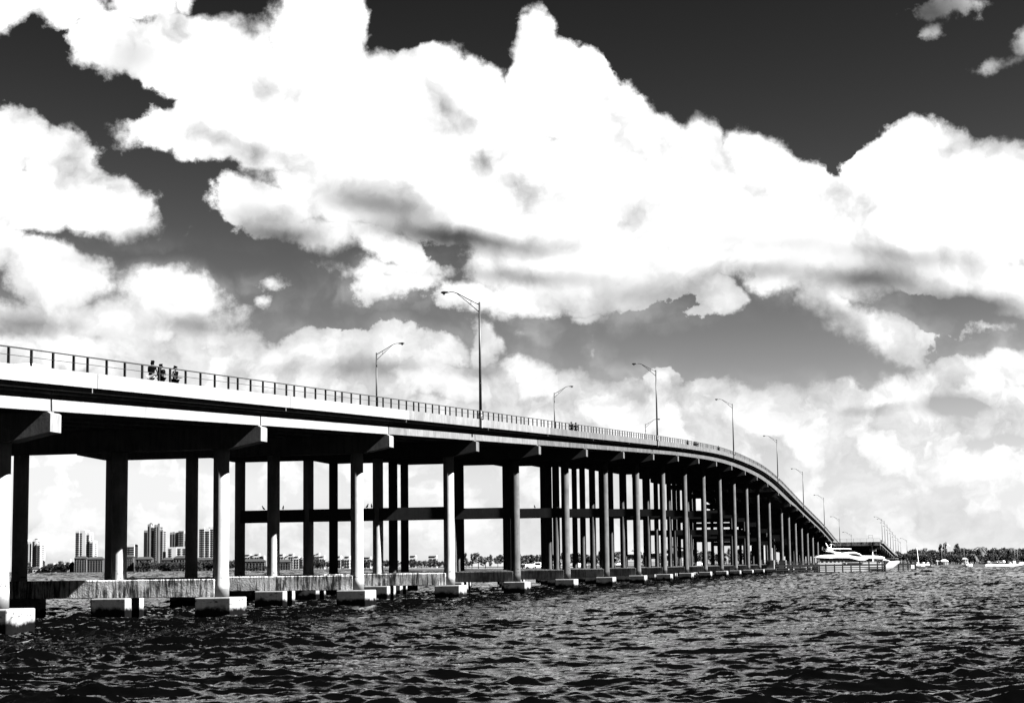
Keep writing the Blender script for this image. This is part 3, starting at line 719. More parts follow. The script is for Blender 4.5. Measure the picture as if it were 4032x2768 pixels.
# low arcaded flats with dark tiled roofs, in two ranges
def arc_block(label, D, p0, p1, pt, pb, n, group='low arcaded flats along the shore', wall=M_BMID):
    cx = at((p0+p1)/2, D)[0]; root = empty('arcaded_flats', (cx, D, 1.3), label=label, cat='apartment block', group=group)
    x0 = at(p0, D)[0] - cx; x1 = at(p1, D)[0] - cx; z1 = zt((p0+p1)/2, pt, D) - 1.3; dp = 12
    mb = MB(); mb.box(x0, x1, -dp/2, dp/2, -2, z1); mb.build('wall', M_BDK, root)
    mb = MB(); R = [[(x0-.8, -dp/2-1.6, z1), (x1+.8, -dp/2-1.6, z1), (x1+.8, dp/2, z1), (x0-.8, dp/2, z1)], [(x0+3, -1, z1+3.2), (x1-3, -1, z1+3.2), (x1-3, 1, z1+3.2), (x0+3, 1, z1+3.2)]]
    mb.rings(R); mb.build('roof', M_ROOF, root)
    bw = (x1 - x0) / n
    for i in range(n):
        xa = x0 + bw * (i + .14); xb = x0 + bw * (i + .86); zt_ = z1 - (1.2 if i % 3 else .3); mb = MB(); yf = -dp/2
        mb.box(xa - .2, xa, yf - 1.2, yf, 0, zt_ - (xb-xa)/2); mb.box(xb, xb + .2, yf - 1.2, yf, 0, zt_ - (xb-xa)/2)
        m_ = (xa+xb)/2; r_ = (xb-xa)/2
        inn = [(m_ + r_*math.cos(q), zt_ - r_ - .3 + r_*math.sin(q)) for q in [PI*j/8 for j in range(9)]]; ou = [(m_ + (r_+.2)*math.cos(q), zt_ - r_ - .3 + (r_+.2)*math.sin(q)) for q in [PI*j/8 for j in range(9)]]
        for j in range(8):
            a, b, c, d_ = inn[j], inn[j+1], ou[j+1], ou[j]
            mb.hexa([(a[0], yf-1.2, a[1]), (d_[0], yf-1.2, d_[1]), (c[0], yf-1.2, c[1]), (b[0], yf-1.2, b[1]), (a[0], yf, a[1]), (d_[0], yf, d_[1]), (c[0], yf, c[1]), (b[0], yf, b[1])])
        z = 2.6
        while z < zt_ - r_: mb.box(xa, xb, yf - 1.3, yf, z, z + .2); z += 3.1
        mb.build('balcony_bay', M_BMID, root)
    return root
arc_block('low flats with arched bays and dark roof, below the stepped white tower', 2520, 296, 345, 2198, 2240, 5)
arc_block('low flats with arched bays, right end just left of the lit column foot', 2500, 347, 410, 2201, 2240, 6)
arc_block('lower wing of arched flats at the left end of the range', 2530, 278, 294, 2219, 2240, 2)
arc_block('low flats with arched bays, right of the lit column foot', 2480, 480, 528, 2193, 2235, 6)
arc_block('low flats in front of the tallest dark tower', 2470, 538, 602, 2201, 2235, 5)
arc_block('low flats between the tallest tower and the slender ribbed tower', 2450, 640, 684, 2204, 2230, 4)
arc_block('low flats with gabled roof below the broad white base', 2440, 686, 741, 2197, 2230, 5)
arc_block('low flats below the balcony banded tower', 2440, 772, 842, 2204, 2230, 5)
arc_block('low arched flats left of the second lit column', 2300, 958, 1046, 2210, 2240, 7, wall=M_BWH)
arc_block('low arched flats right of the second lit column', 2300, 1096, 1146, 2212, 2240, 5, wall=M_BWH)
for i, (p0, p1, pt, lab) in enumerate(((966, 988, 2184, 'white mid rise block, leftmost of the group left of the lit slim column'), (988, 1004, 2188, 'narrow mid rise block second in the group left of the lit slim column'),
     (1004, 1024, 2182, 'taller mid rise block in the middle of the group left of the lit slim column'), (1024, 1043, 2190, 'lower mid rise block closing the group left of the lit slim column'),
     (1100, 1120, 2183, 'white mid rise block just right of the lit slim column'), (1124, 1138, 2190, 'small mid rise block beside the dark gap, right of the lit slim column'), (1138, 1158, 2182, 'taller mid rise block with dark cap, right of the lit slim column'),
     (1159, 1180, 2191, 'four windowed block near the dark column'), (1184, 1196, 2195, 'partly hidden block left of the dark column'),
     (1236, 1248, 2184, 'striped block right of the dark column'), (1248, 1260, 2179, 'tallest white block in the small stepped cluster'), (1260, 1280, 2190, 'stepped white block at the right of the small cluster'),
     (1332, 1345, 2190, 'small white house block beside the black trees'), (1358, 1380, 2191, 'white house block just left of the third lit column'),
     (1432, 1462, 2194, 'low white building over the trees of the spit'), (1615, 1640, 2188, 'faint white block over the tree tops'), (1688, 1722, 2189, 'white terrace building over the spit trees'))):
    tower('mid_rise_block', lab, 2350 if p0 < 1300 else 1950, [(p0, p1, pt, [(.12, .42, 'b'), (.58, .88, 'b')])], depth=14, cat='building', roofs=[(p0+2, p1-2, pt, pt - 2.5, 'hip')])
for i, (p0, p1, pt, lab) in enumerate(((96, 130, 2238, 'long white low house below the leftmost tower'), (132, 160, 2236, 'white low house with dark openings below the leftmost tower'), (162, 190, 2234, 'pale house right of the leftmost tower'),
     (190, 215, 2220, 'wide house with a flat dark roof'), (216, 240, 2222, 'low pale house left of the white mast'), (242, 258, 2217, 'white boxy house with square window'), (200, 245, 2246, 'white boathouse at the water edge'))):
    tower('house', lab, 2540 - i * 3, [(p0, p1, pt, [(.2, .4, 'b'), (.6, .8, 'b')])], depth=10, cat='house', roofs=[(p0, p1, pt, pt - 4, 'hip')])
mb = MB(); x = at(277, 2560)[0]; mb.tube([(x, 2560, 0), (x, 2560, zt(277, 2200, 2560))], [1.4, .5], 10); tag(mb.build('radio_mast', M_BWH, None, True), 'slim white mast left of the arcaded flats', 'mast')

# ------------------------------------------------------------------ houses, cars and guard rail on the near shore
def house(px0, px1, D, pye, pyr, label, wall=M_BWH):
    cx = at((px0+px1)/2, D)[0]; root = empty('house', (cx, D, 2), label=label, cat='house', group='houses seen between the columns')
    x0 = at(px0, D)[0] - cx; x1 = -x0; ze = zt(px0, pye, D) - 2; zr = zt(px0, pyr, D) - 2
    mb = MB(); mb.box(x0, x1, -4, 4, -1, ze); mb.build('wall', wall, root)
    mb = MB(); mb.rings([[(x0-.6, -4.6, ze), (x1+.6, -4.6, ze), (x1+.6, 4.6, ze), (x0-.6, 4.6, ze)], [(x0+2.0, -.2, zr), (x1-2.0, -.2, zr), (x1-2.0, .2, zr), (x0+2.0, .2, zr)]]); mb.build('roof', M_BMID, root)
    for k in range(3):
        q = x0 + (x1-x0)*(k+.5)/3; mb = MB(); mb.box(q-.6, q+.6, -4.12, -4, ze-2.1, ze-.8); mb.build('window', M_WIN, root)
    return root
house(2468, 2520, 830, 2182, 2172, 'white house with low roof between tall columns, left of the guard rail')
house(2562, 2592, 830, 2178, 2170, 'white two storey house with dark windows, behind the middle columns')
house(2604, 2640, 835, 2186, 2178, 'pale house right of the two storey house')
mb = MB(); cx = at(2700, 840)[0]; mb.box(cx - 5, cx + 5, 836, 848, 1.5, zt(2700, 2168, 840)); wl = mb.build('warehouse', M_BWH); tag(wl, 'plain tall white building with a sloping dark roof edge, between columns', 'building', 'houses seen between the columns')
mb = MB(); z = zt(2700, 2166, 840); mb.hexa([(cx-5.6,835,z+1.6),(cx+5.6,835,z-.6),(cx+5.6,849,z-.6),(cx-5.6,849,z+1.6),(cx-5.6,835,z+2),(cx+5.6,835,z-.2),(cx+5.6,849,z-.2),(cx-5.6,849,z+2)]); mb.build('roof', M_BDK, wl)
def make_car(name, label, mat, cat='car', van=False):
    root = empty(name, label=label, cat=cat)
    L, Wd, H = (5.2, 2.0, 2.2) if van else (4.5, 1.8, 1.45)
    prof = [(-L/2, .3), (-L/2, .85), (-L/2+.25, .95), (-L*.33, 1.0), (-L*.2, H), (L*.18, H), (L*.32, 1.02), (L/2-.15, .85), (L/2, .6), (L/2, .3)] if not van else [(-L/2, .3), (-L/2+.05, H-.15), (-L/2+.3, H), (L*.2, H), (L*.36, 1.2), (L/2, 1.0), (L/2, .3)]
    mb = MB(); mb.rings([[(x, y * (1 if z < 1.05 else .86), z) for x, z in prof] for y in (-Wd/2, Wd/2)]); b = mb.build('body', mat, root); bv = b.modifiers.new('b', 'BEVEL'); bv.width = .06; bv.segments = 2
    for s in (-1, 1):
        mb = MB(); y0 = s * (Wd/2 * .93 + .012)
        mb.add([(-L*.30, y0, 1.05), (L*.27, y0, 1.05), (L*.16, s*(Wd/2*.86+.03), H-.12), (-L*.185, s*(Wd/2*.86+.03), H-.12)], [(0, 1, 2, 3)]); mb.build('side_window', M_DGL, root)
        for xx in (-L*.31, L*.31):
            mb = MB(); mb.tube([(xx, s*(Wd/2-.2), .33), (xx, s*(Wd/2+.02), .33)], [.33, .33], 16); wh = mb.build('wheel', M_TYRE, root)
            mb = MB(); mb.tube([(xx, s*(Wd/2+.02), .33), (xx, s*(Wd/2+.035), .33)], [.19, .17], 12); mb.build('rim', M_ALU, wh)
    return root
c0 = make_car('parked_car', 'white car parked on the shore, left of the white van between columns', M_WHITE); x = at(2092, 800)[0]; c0.location = (x, 800, 2); c0.scale = (1.25,)*3
c1 = make_car('parked_van', 'white van parked on the shore between two columns', M_WHITE, 'van', True); x = at(2116, 800)[0]; c1.location = (x, 800, 2); c1.rotation_euler = (0, 0, PI); c1.scale = (1.1,)*3
for i, (px, lab) in enumerate(((2282, 'white car on the shore seen between slim columns, left of the guard rail'), (2440, 'white car by the left end of the guard rail'), (2065, 'white car half hidden beside the near lit column'), (2745, 'white car above the guard rail, right of the tall white building'),
                    (2960, 'pale car deep between the far columns'))):
    c = copy_thing(c0, (at(px, 805)[0], 805, 2), i * 1.3, 1.2, lab)
dkc = make_car('parked_car', 'dark car in the row parked behind the right hand beach, near its left end', M_DKM); dkc.location = (at(3872, 815)[0], 815, 1.1); dkc.scale = (.8,)*3; dkc['group'] = 'vehicles parked behind the beach'
for i in range(13):
    px = 3880 + i * 12.5 + rt.uniform(-3, 3)
    o = copy_thing((c0, dkc, c1, dkc)[i % 4], (at(px, 812)[0], 812 + rt.uniform(0, 8), 1.1), rt.uniform(0, 6), rt.uniform(.5, .75), ('white car in the row parked behind the right hand beach', 'dark car in the row parked behind the right hand beach', 'white van in the row parked behind the right hand beach', 'dark car in the row parked behind the right hand beach')[i % 4]); o['group'] = 'vehicles parked behind the beach'
def fence_rail(p0, p1, D, zt_, label, rows, post=4.0, th=.12, name='timber_fence', cat='fence'):
    x0 = at(p0, D)[0]; x1 = at(p1, D)[0]; root = empty(name, (x0, D, 0), label=label, cat=cat)
    for z, h in rows:
        mb = MB(); mb.box(0, x1-x0, -th, th, z, z+h); mb.build('rail', M_TIM, root)
    n = max(2, int((x1-x0)/post))
    for i in range(n+1):
        q = (x1-x0)*i/n; mb = MB(); mb.tube([(q, th+.13, 0.5), (q, th+.13, zt_)], [.13, .13], 8); mb.build('post', M_TIM, root)
    return root
fence_rail(2425, 2640, 775, 4.3, 'dark rail fence on the far shore, left stretch seen between columns', [(3.9, .18), (3.3, .18), (2.8, .18), (2.1, .35)])
fence_rail(2660, 3060, 770, 4.3, 'dark rail fence on the far shore, right stretch seen between columns', [(3.9, .18), (3.3, .18), (2.8, .18), (2.1, .35)])

# ------------------------------------------------------------------ channel fenders
def fender(p0, p1, D, label, posts, top_from=None, sign=False):
    x0 = at(p0, D)[0]; x1 = at(p1, D)[0]; root = empty('channel_fender', (x0, D, 0), label=label, cat='fender', group='timber channel fenders')
    zs = lambda py: zt((p0+p1)/2, py, D) - 0
    yh = horizon((p0+p1)/2)
    P = lambda dy: CAMH - dy * D / FPX * .994          # dy = pixels under the horizon
    rows = [(14, 17.5), (17.8, 0)][:1]
    L = x1 - x0
    for a, b in ((10.6, 17.5), (21.5, 25.5), (29.5, 33.5), (38.5, 43.0)):
        mb = MB(); mb.box(0, L, -.15, .15, P(b), P(a)); mb.build('wale', M_TIM, root)
    xt = 0 if top_from is None else at(top_from, D)[0] - x0
    for a, b in ((-2.2, -.2), (3.6, 5.4)):
        mb = MB(); mb.box(xt, L, -.1, .1, P(b), P(a)); mb.build('rail', M_TIM, root)
    for px in posts:
        q = at(px, D)[0] - x0; mb = MB(); mb.tube([(q, .36, -1.5), (q, .36, P(-2.5) if q >= xt else P(9))], [.2, .18], 10); mb.build('pile', M_TIM, root)
    q = at(p0 + 20, D)[0] - x0
    return root, P
fa, P1 = fender(3203, 3487, 515, 'long dark timber fender rails on piles in front of the white yacht', [3206, 3213, 3220, 3226, 3252, 3286, 3318, 3351, 3386, 3422, 3455, 3474, 3481, 3486], 3385)
fc, _ = fender(3052, 3200, 530, 'dark timber fender rails between the last big column and the yacht stern', [3060, 3090, 3120, 3150, 3180])
fb, P2 = fender(3532, 3606, 575, 'short dark timber fender beyond the yacht bow, with a white sign', [3538, 3556, 3575, 3590, 3603, 3606], 3540)
x = at(3597, 573)[0]; zc = zt(3597, 2231, 573); mb = MB(); mb.box(x-.48, x+.48, 574.35, 574.42, zc-.6, zc+.6); sg = mb.build('channel_sign', M_SIGN); tag(sg, 'small white sign with black lines on the short fender', 'sign')
for dz in (.3, 0, -.3):
    mb = MB(); mb.box(x-.22, x+.26, 574.33, 574.35, zc+dz-.05, zc+dz+.04); mb.build('marking', M_INK, sg)
# clearance gauge board on the big pier block
bx, by = bridge(15.12, -1.0)
a = head(15.12); mb = MB(); al = Vector((math.sin(a), math.cos(a), 0)); ac = Vector((-math.cos(a), math.sin(a), 0))
o_ = Vector((*bridge(15.12, 0.0), 0)) - al * 1.03
mb.hexa([o_ - ac*.1 + Vector((0,0,2.55)), o_ - ac*.1 + al*.03 + Vector((0,0,2.55)), o_ + ac*.6 + al*.03 + Vector((0,0,2.55)), o_ + ac*.6 + Vector((0,0,2.55))] + [o_ - ac*.1 + Vector((0,0,3.4)), o_ - ac*.1 + al*.03 + Vector((0,0,3.4)), o_ + ac*.6 + al*.03 + Vector((0,0,3.4)), o_ + ac*.6 + Vector((0,0,3.4))])
tag(mb.build('notice_board', M_INK), 'small black board on the pale block at the foot of the channel column', 'board')

# ------------------------------------------------------------------ white motor yacht
YD = 545.0; YX = at(3207, YD)[0]
yr = empty('motor_yacht', (YX, YD, 0), label='long white motor yacht passing behind the fender rails under the bridge', cat='yacht')
S_ = .0148 * YD / 535
def U(X, Y): return ((X - 135) * S_, (715 - Y) * S_)
mb = MB(); R = []
hull = [(0.6,2.35,2.5,2.9), (4,2.75,2.75,2.9), (9,2.9,2.85,2.9), (14,2.85,2.6,2.95), (18,2.5,1.9,3.05), (21,1.8,1.0,3.1), (23.3,.95,.3,3.12), (24.6,.38,.08,3.12), (25.3,.06,.03,3.1)]
for x, hb, hw, zt_ in hull:
    zb = -.8 if x < 21 else (-.8 + (x - 21) * .80)
    zb = min(zb, zt_ - .12); zm = max(.35, zb + .12) if x > 21 else .3
    zm = min(zm, zt_ - .1)
    R.append([(x, -hb, zt_), (x, -(hb*.55 + hw*.45), (zt_+zm)/2), (x, -hw, zm), (x, 0, zb), (x, hw, zm), (x, hb*.55 + hw*.45, (zt_+zm)/2), (x, hb, zt_)])
mb.rings(R); hu = mb.build('hull', M_HULL, yr, True)
es = hu.modifiers.new('e', 'EDGE_SPLIT'); es.split_angle = math.radians(40)
def slab(name, prof, hb, mat, parent, tp=None):
    mb = MB(); R = []
    for k, y in enumerate((-hb, hb)): R.append([(x, y, z) for x, z in prof])
    mb.rings(R); o = mb.build(name, mat, parent); b = o.modifiers.new('b', 'BEVEL'); b.width = .07; b.segments = 3; b.limit_method = 'ANGLE'; return o
slab('dark_saloon_glass', [U(215,500), U(215,425), U(820,425), U(1000,490), U(1000,510)], 2.45, M_DGL, yr)
slab('main_superstructure', [U(137,423), U(200,383), U(300,370), U(545,368), U(620,340), U(760,322), U(900,321), U(985,345), U(1050,393), U(1130,396), U(1300,399), U(1440,414), U(1495,438), U(1488,466), U(1390,468), U(1180,452), U(1110,487), U(985,487), U(800,440), U(520,435), U(430,442), U(240,432)], 2.62, M_WHITE, yr)
slab('foredeck', [U(1380,500), U(1385,468), U(1500,470), U(1610,505)], 2.0, M_WHITE, yr)
for s in (-1, 1):
    mb = MB(); y = s * 2.635; pr = [U(775,358), U(860,350), U(940,357), U(1010,380), U(1055,400), U(985,405), U(900,393), U(820,375)]
    mb.rings([[(x, y - .015, z) for x, z in pr], [(x, y + .015, z) for x, z in pr]]); mb.build('side_window', M_DGL, yr)
    mb = MB(); pr = [U(330,283), U(470,292), U(560,318), U(640,322), U(640,372), U(545,370), U(500,335), U(440,315), U(350,305)]
    mb.rings([[(x, s*2.3 - .1, z) for x, z in pr], [(x, s*2.3 + .1, z) for x, z in pr]]); mb.build('arch_leg', M_WHITE, yr)
    mb = MB(); pr = [U(400,262), U(500,262), U(470,292), U(355,292)]
    mb.rings([[(x, s*2.3 - .1, z) for x, z in pr], [(x, s*2.3 + .1, z) for x, z in pr]]); mb.build('roof_support', M_WHITE, yr)
    mb = MB(); pr = [U(690,530), U(640,530), U(700,560), U(1000,560), U(1080,535)]
    mb.rings([[(x, s*2.88 - .01, z) for x, z in pr], [(x, s*2.90 + .01, z) for x, z in pr]]); mb.build('hull_window', M_DGL, yr)
slab('flybridge_glass', [U(480,292), U(530,266), U(810,266), U(900,318), U(770,324), U(620,318)], 2.0, M_DGL, yr)
slab('hardtop', [U(355,262), U(362,250), U(470,243), U(800,248), U(852,258), U(848,266)], 2.35, M_WHITE, yr)
for (a, b, c) in (((432,245),(366,140),.13), ((462,245),(480,170),.10)):
    mb = MB(); x0, z0 = U(*a); x1, z1 = U(*b); mb.tube([(x0, 0, z0), (x1, 0, z1)], [c*1.8, c*.6], 8); mb.build('antenna', M_WHITE, yr)
mb = MB(); x0, z0 = U(472, 165); mb.box(x0-.28, x0+.28, -.6, .6, z0-.06, z0+.1); mb.build('radar', M_WHITE, yr)
mb = MB(); pts = [(U(1500,468)[0], s, U(1500,468)[1]) for s in (-1.7,)]
rl = [(19.6, 1.75, 3.75), (22, 1.2, 3.85), (24, .6, 3.9), (25.0, .15, 3.9)]
for s in (-1, 1): mb.tube([(x, s*y, z) for x, y, z in rl], .03, 6); [mb.tube([(x, s*y, 3.05), (x, s*y, z)], .02, 5) for x, y, z in rl]
mb.build('bow_rail', M_ALU, yr)

# ------------------------------------------------------------------ old bridge used as a fishing pier
OD = 744.0; ox1 = at(3474, OD)[0]; ox0 = at(3287, OD)[0]; oz = zt(3400, 2133, OD); oh = .2385
ob = empty('old_bridge', (ox1, OD, 0), -oh, label='stump of an old concrete bridge with railings, ending over the channel', cat='bridge')
OW = (ox1 - ox0) / math.cos(oh)
def OZ(t): return oz - max(0, t - 20) * .032
def osw(sec, ts, name, mat, par=None):
    mb = MB(); mb.rings([[(o, t, OZ(t) + z) for o, z in sec] for t in ts]); return mb.build(name, mat, par or ob)
ts = list(np.arange(0, 231, 10.0))
osw([(-OW, -.55), (0, -.55), (0, 0), (-OW, 0)], ts, 'deck', M_OLD)
for o in (-OW, -.35): osw([(o, .003), (o + .35, .003), (o + .35, .75), (o, .75)], ts, 'parapet', M_OLD)
mb = MB(); mb.box(-OW + 1.2, -4.0, -.12, .4, oz - 1.5, oz - .02); mb.build('end_girder', M_TIE, ob)
mb = MB(); mb.box(-3.3, -.4, -.12, .4, oz - 1.5, oz - .02); mb.build('end_girder', M_TIE, ob)
for q in range(6): osw([(-OW + 1.5 + q*3.4, -1.5), (-OW + 2.1 + q*3.4, -1.5), (-OW + 2.1 + q*3.4, -.555), (-OW + 1.5 + q*3.4, -.555)], ts[:-4], 'girder', M_OLD)
for k, t in enumerate((3.0, 27, 51, 75, 99, 123, 147, 171)):
    mb = MB(); z1 = OZ(t) - 1.52; mb.box(-OW + .8, -.6, t - .6, t + .6, z1 - 1.5, z1); cp = mb.build('pier_cap', M_OLD, ob)
    for j in range(5):
        xx = -OW + 2.2 + j * (OW - 5.6) / 4; mb = MB(); mb.tube([(xx, t, -2), (xx, t, z1 - 1.502)], [.4, .4], 10); mb.build('column', M_OLD, cp, True)
mb = MB(); mb.box(-5.2, -2.4, 1.9, 2.35, oz - 3.9, oz - 2.7); mb.build('end_block', M_TIE, ob)
mb = MB(); mb.tube([(-3.9, 1.4, -1), (-3.9, 1.4, oz - .6)], [.26, .2], 10); mb.build('fender_pile', M_WHITE, ob)
mb = MB()
for z in (.45, .95): mb.box(-OW + .6, -.6, .05, .12, oz + z, oz + z + .07)
er = None
mb1 = MB(); mb1.box(-OW + .6, -.6, .05, .12, oz + 1.3, oz + 1.37); er = mb1.build('end_railing', M_DKM, ob)
mb1 = MB(); mb1.box(-OW + .6, -.6, .05, .12, oz + .75, oz + .80); mb1.build('middle_rail', M_DKM, er)
for k in range(8):
    q = -OW + .6 + (OW - 1.2) * k / 7; mb1 = MB(); mb1.box(q - .04, q + .04, .13, .2, oz, oz + 1.4); mb1.build('railing_post', M_DKM, er)
x = ox1 + (-4.3) * math.cos(oh); y = OD + (-4.3) * -math.sin(oh)
mb = MB(); 
for (a_, b_, c_, d_) in ((-.9, -.82, 1.3, 2.6), (.82, .9, 1.3, 2.6), (-.9, .9, 2.6, 2.68), (-.9, .9, 1.75, 1.8)): mb.box(a_, b_, -.05, .05, c_, d_)
fr_ = mb.build('sign_frame', M_DKM, None, False, (x, y + .3, oz), -oh); tag(fr_, 'small open metal sign frame above the end railing of the old bridge', 'sign frame')
# lamps on the old bridge, following the right edge towards the shore
ol = [(3478, 2041), (3493, 2063), (3507, 2085), (3518, 2102), (3528, 2114), (3537, 2122), (3545, 2128), (3551, 2134)]
for i, (px, py) in enumerate(ol):
    t = 1.5 + i * 27.0 + (i**2) * 1.0; lx = ox1 + .3 * math.cos(oh) + t * math.sin(oh); ly = OD + t * math.cos(oh)
    z = OZ(t)
    c = copy_thing(L0, (lx, ly, z), PI - oh, (.8, .8, .8), ['dark lamp at the end corner of the old bridge, tallest of the receding row', 'second lamp of the receding row on the old bridge', 'third lamp of the receding row on the old bridge', 'fourth lamp of the receding row on the old bridge', 'fifth lamp of the receding row on the old bridge', 'sixth lamp of the receding row on the old bridge', 'seventh lamp of the receding row on the old bridge', 'farthest small lamp of the receding row on the old bridge'][i])
    c['group'] = 'street lamps along the old bridge'
for (px, py, D, lab) in ((3570, 2126, 700, 'lone dark lamp right of the old bridge, arm bent left'), (3352, 2104, 930, 'lone street lamp just right of the road bridge end, above the old bridge stump')):
    x, z = at(px, D, py); s = (z - 3.5) / 11.6; copy_thing(L0, (x, D, 3.5), PI, s, lab)['group'] = 'lone street lamps by the old bridge'
# pale posts standing on the right shore
for i, (px, py, pb, lab) in enumerate(((3707, 2160, 2190, 'short white post in the trees, left of the two tall ones'), (3718, 2139, 2200, 'white pole rising above the pavilion'), (3741, 2150, 2205, 'white pole with a bent arm right of the pavilion'), (3795, 2153, 2215, 'lone white pole left of the pale palm'),
                                  (3994, 2156, 2195, 'left one of the two short white poles at the far right'), (4005, 2157, 2195, 'right one of the two short white poles at the far right'))):
    D = 845; x, z = at(px, D, py); mb = MB(); mb.tube([(x, D, 1.5), (x, D, z)], [.11, .08], 8); pl = mb.build('white_pole', M_BMID, None, True); tag(pl, lab, 'pole')
    if i == 2: mb = MB(); mb.tube([(x, D, z), (x - 1.6, D, z + 1.2)], [.1, .08], 6); mb.build('arm', M_SIGN, pl)
# pavilion, huts, beach umbrellas
def pavilion(px0, px1, D, pe, pt, label, name='pavilion'):
    cx = at((px0+px1)/2, D)[0]; hw = at(px1, D)[0] - cx; ze = zt(px0, pe, D) - 1.1; zt_ = zt(px0, pt, D) - 1.1
    root = empty(name, (cx, D, 1.1), label=label, cat=name.replace('_', ' '))
    mb = MB(); mb.rings([[(-hw, -2.5, ze), (hw, -2.5, ze), (hw, 2.5, ze), (-hw, 2.5, ze)], [(-hw*.5, -1, zt_), (hw*.5, -1, zt_), (hw*.5, 1, zt_), (-hw*.5, 1, zt_)]]); mb.build('roof', M_WHITE if name == 'pavilion' else M_BMID, root)
    for sx in (-1, 1):
        for sy in (-1, 1):
            mb = MB(); mb.box(sx*hw*.75-.3, sx*hw*.75+.3, sy*1.8-.25, sy*1.8+.25, -.6, ze-.003); mb.build('post', M_BWH, root)
    return root
pavilion(3701, 3730, 815, 2210, 2203, 'white roofed pavilion with thick posts at the water edge')
pavilion(3680, 3695, 818, 2210, 2205, 'low white canopy left of the pavilion', 'canopy')
pavilion(3783, 3808, 820, 2202, 2195, 'pale canopy below the lone white pole', 'canopy')
pavilion(3882, 3898, 812, 2213, 2208, 'white canopy at the left end of the parked row', 'canopy')
# moored boats at the right
def small_boat(label, px, D, L=7.5, mast=None, rz=0.0):
    root = empty('moored_boat', (at(px, D)[0], D, 0.1), rz, label=label, cat='boat', group='boats moored by the short fender')
    mb = MB(); R = []
    for x, hb, z in ((-L/2, 1.1, 1.0), (-L/4, 1.25, 1.0), (L/5, 1.15, 1.15), (L*.42, .5, 1.4), (L/2, .05, 1.5)): R.append([(x, -hb, z), (x, -hb*.7, -.1), (x, hb*.7, -.1), (x, hb, z)])
    mb.rings(R); mb.build('hull', M_WHITE, root)
    mb = MB(); mb.rings([[(-L*.15, -.8, 1.05), (L*.18, -.8, 1.15), (L*.18, .8, 1.15), (-L*.15, .8, 1.05)], [(-L*.1, -.65, 2.3), (L*.05, -.65, 2.3), (L*.05, .65, 2.3), (-L*.1, .65, 2.3)]]); mb.build('cabin', M_WHITE, root)
    mb = MB(); mb.box(-L*.12, L*.09, -.76, .76, 1.6, 2.0); mb.build('cabin_window', M_DGL, root)
    if mast: mb = MB(); mb.tube([(.3, 0, 1.2), (-.25, 0, mast)], [.16, .1], 8); mb.build('mast', M_WHITE, root)
    return root
small_boat('white sailboat hull with a tall pale mast, beside the short fender', 3614, 780, 6, zt(3603, 2153, 780))
small_boat('white motor boat with low cabin, right of the pale mast', 3635, 785, 6, rz=PI)
small_boat('small white boat nearest the right end of the moored group', 3652, 783, 4.5, rz=PI)
small_boat('small white skiff lying by the shrubs left of the beach', 3808, 772, 4)

# ------------------------------------------------------------------ cars, people and birds on the bridge
def on_deck(n, off): x, y = bridge(n, off); return (x, y, PT(n) - .695)
dc = make_car('driving_car', 'dark car roof behind the railing, left of the tallest lamp', M_DKM); dc.location = on_deck(2.68, 2.4); dc.rotation_euler = (0, 0, PI/2 - head(2.7))
slope = -math.atan2(PT(3.0) - PT(2.4), 18)
wc = make_car('driving_car', 'white car passing behind the railing, left of the walkers', M_WHITE); wc.location = on_deck(.27, 2.8); wc.rotation_euler = (0, 0, PI/2 - head(.3)); wc.scale = (1.02, 1.02, 1.12)

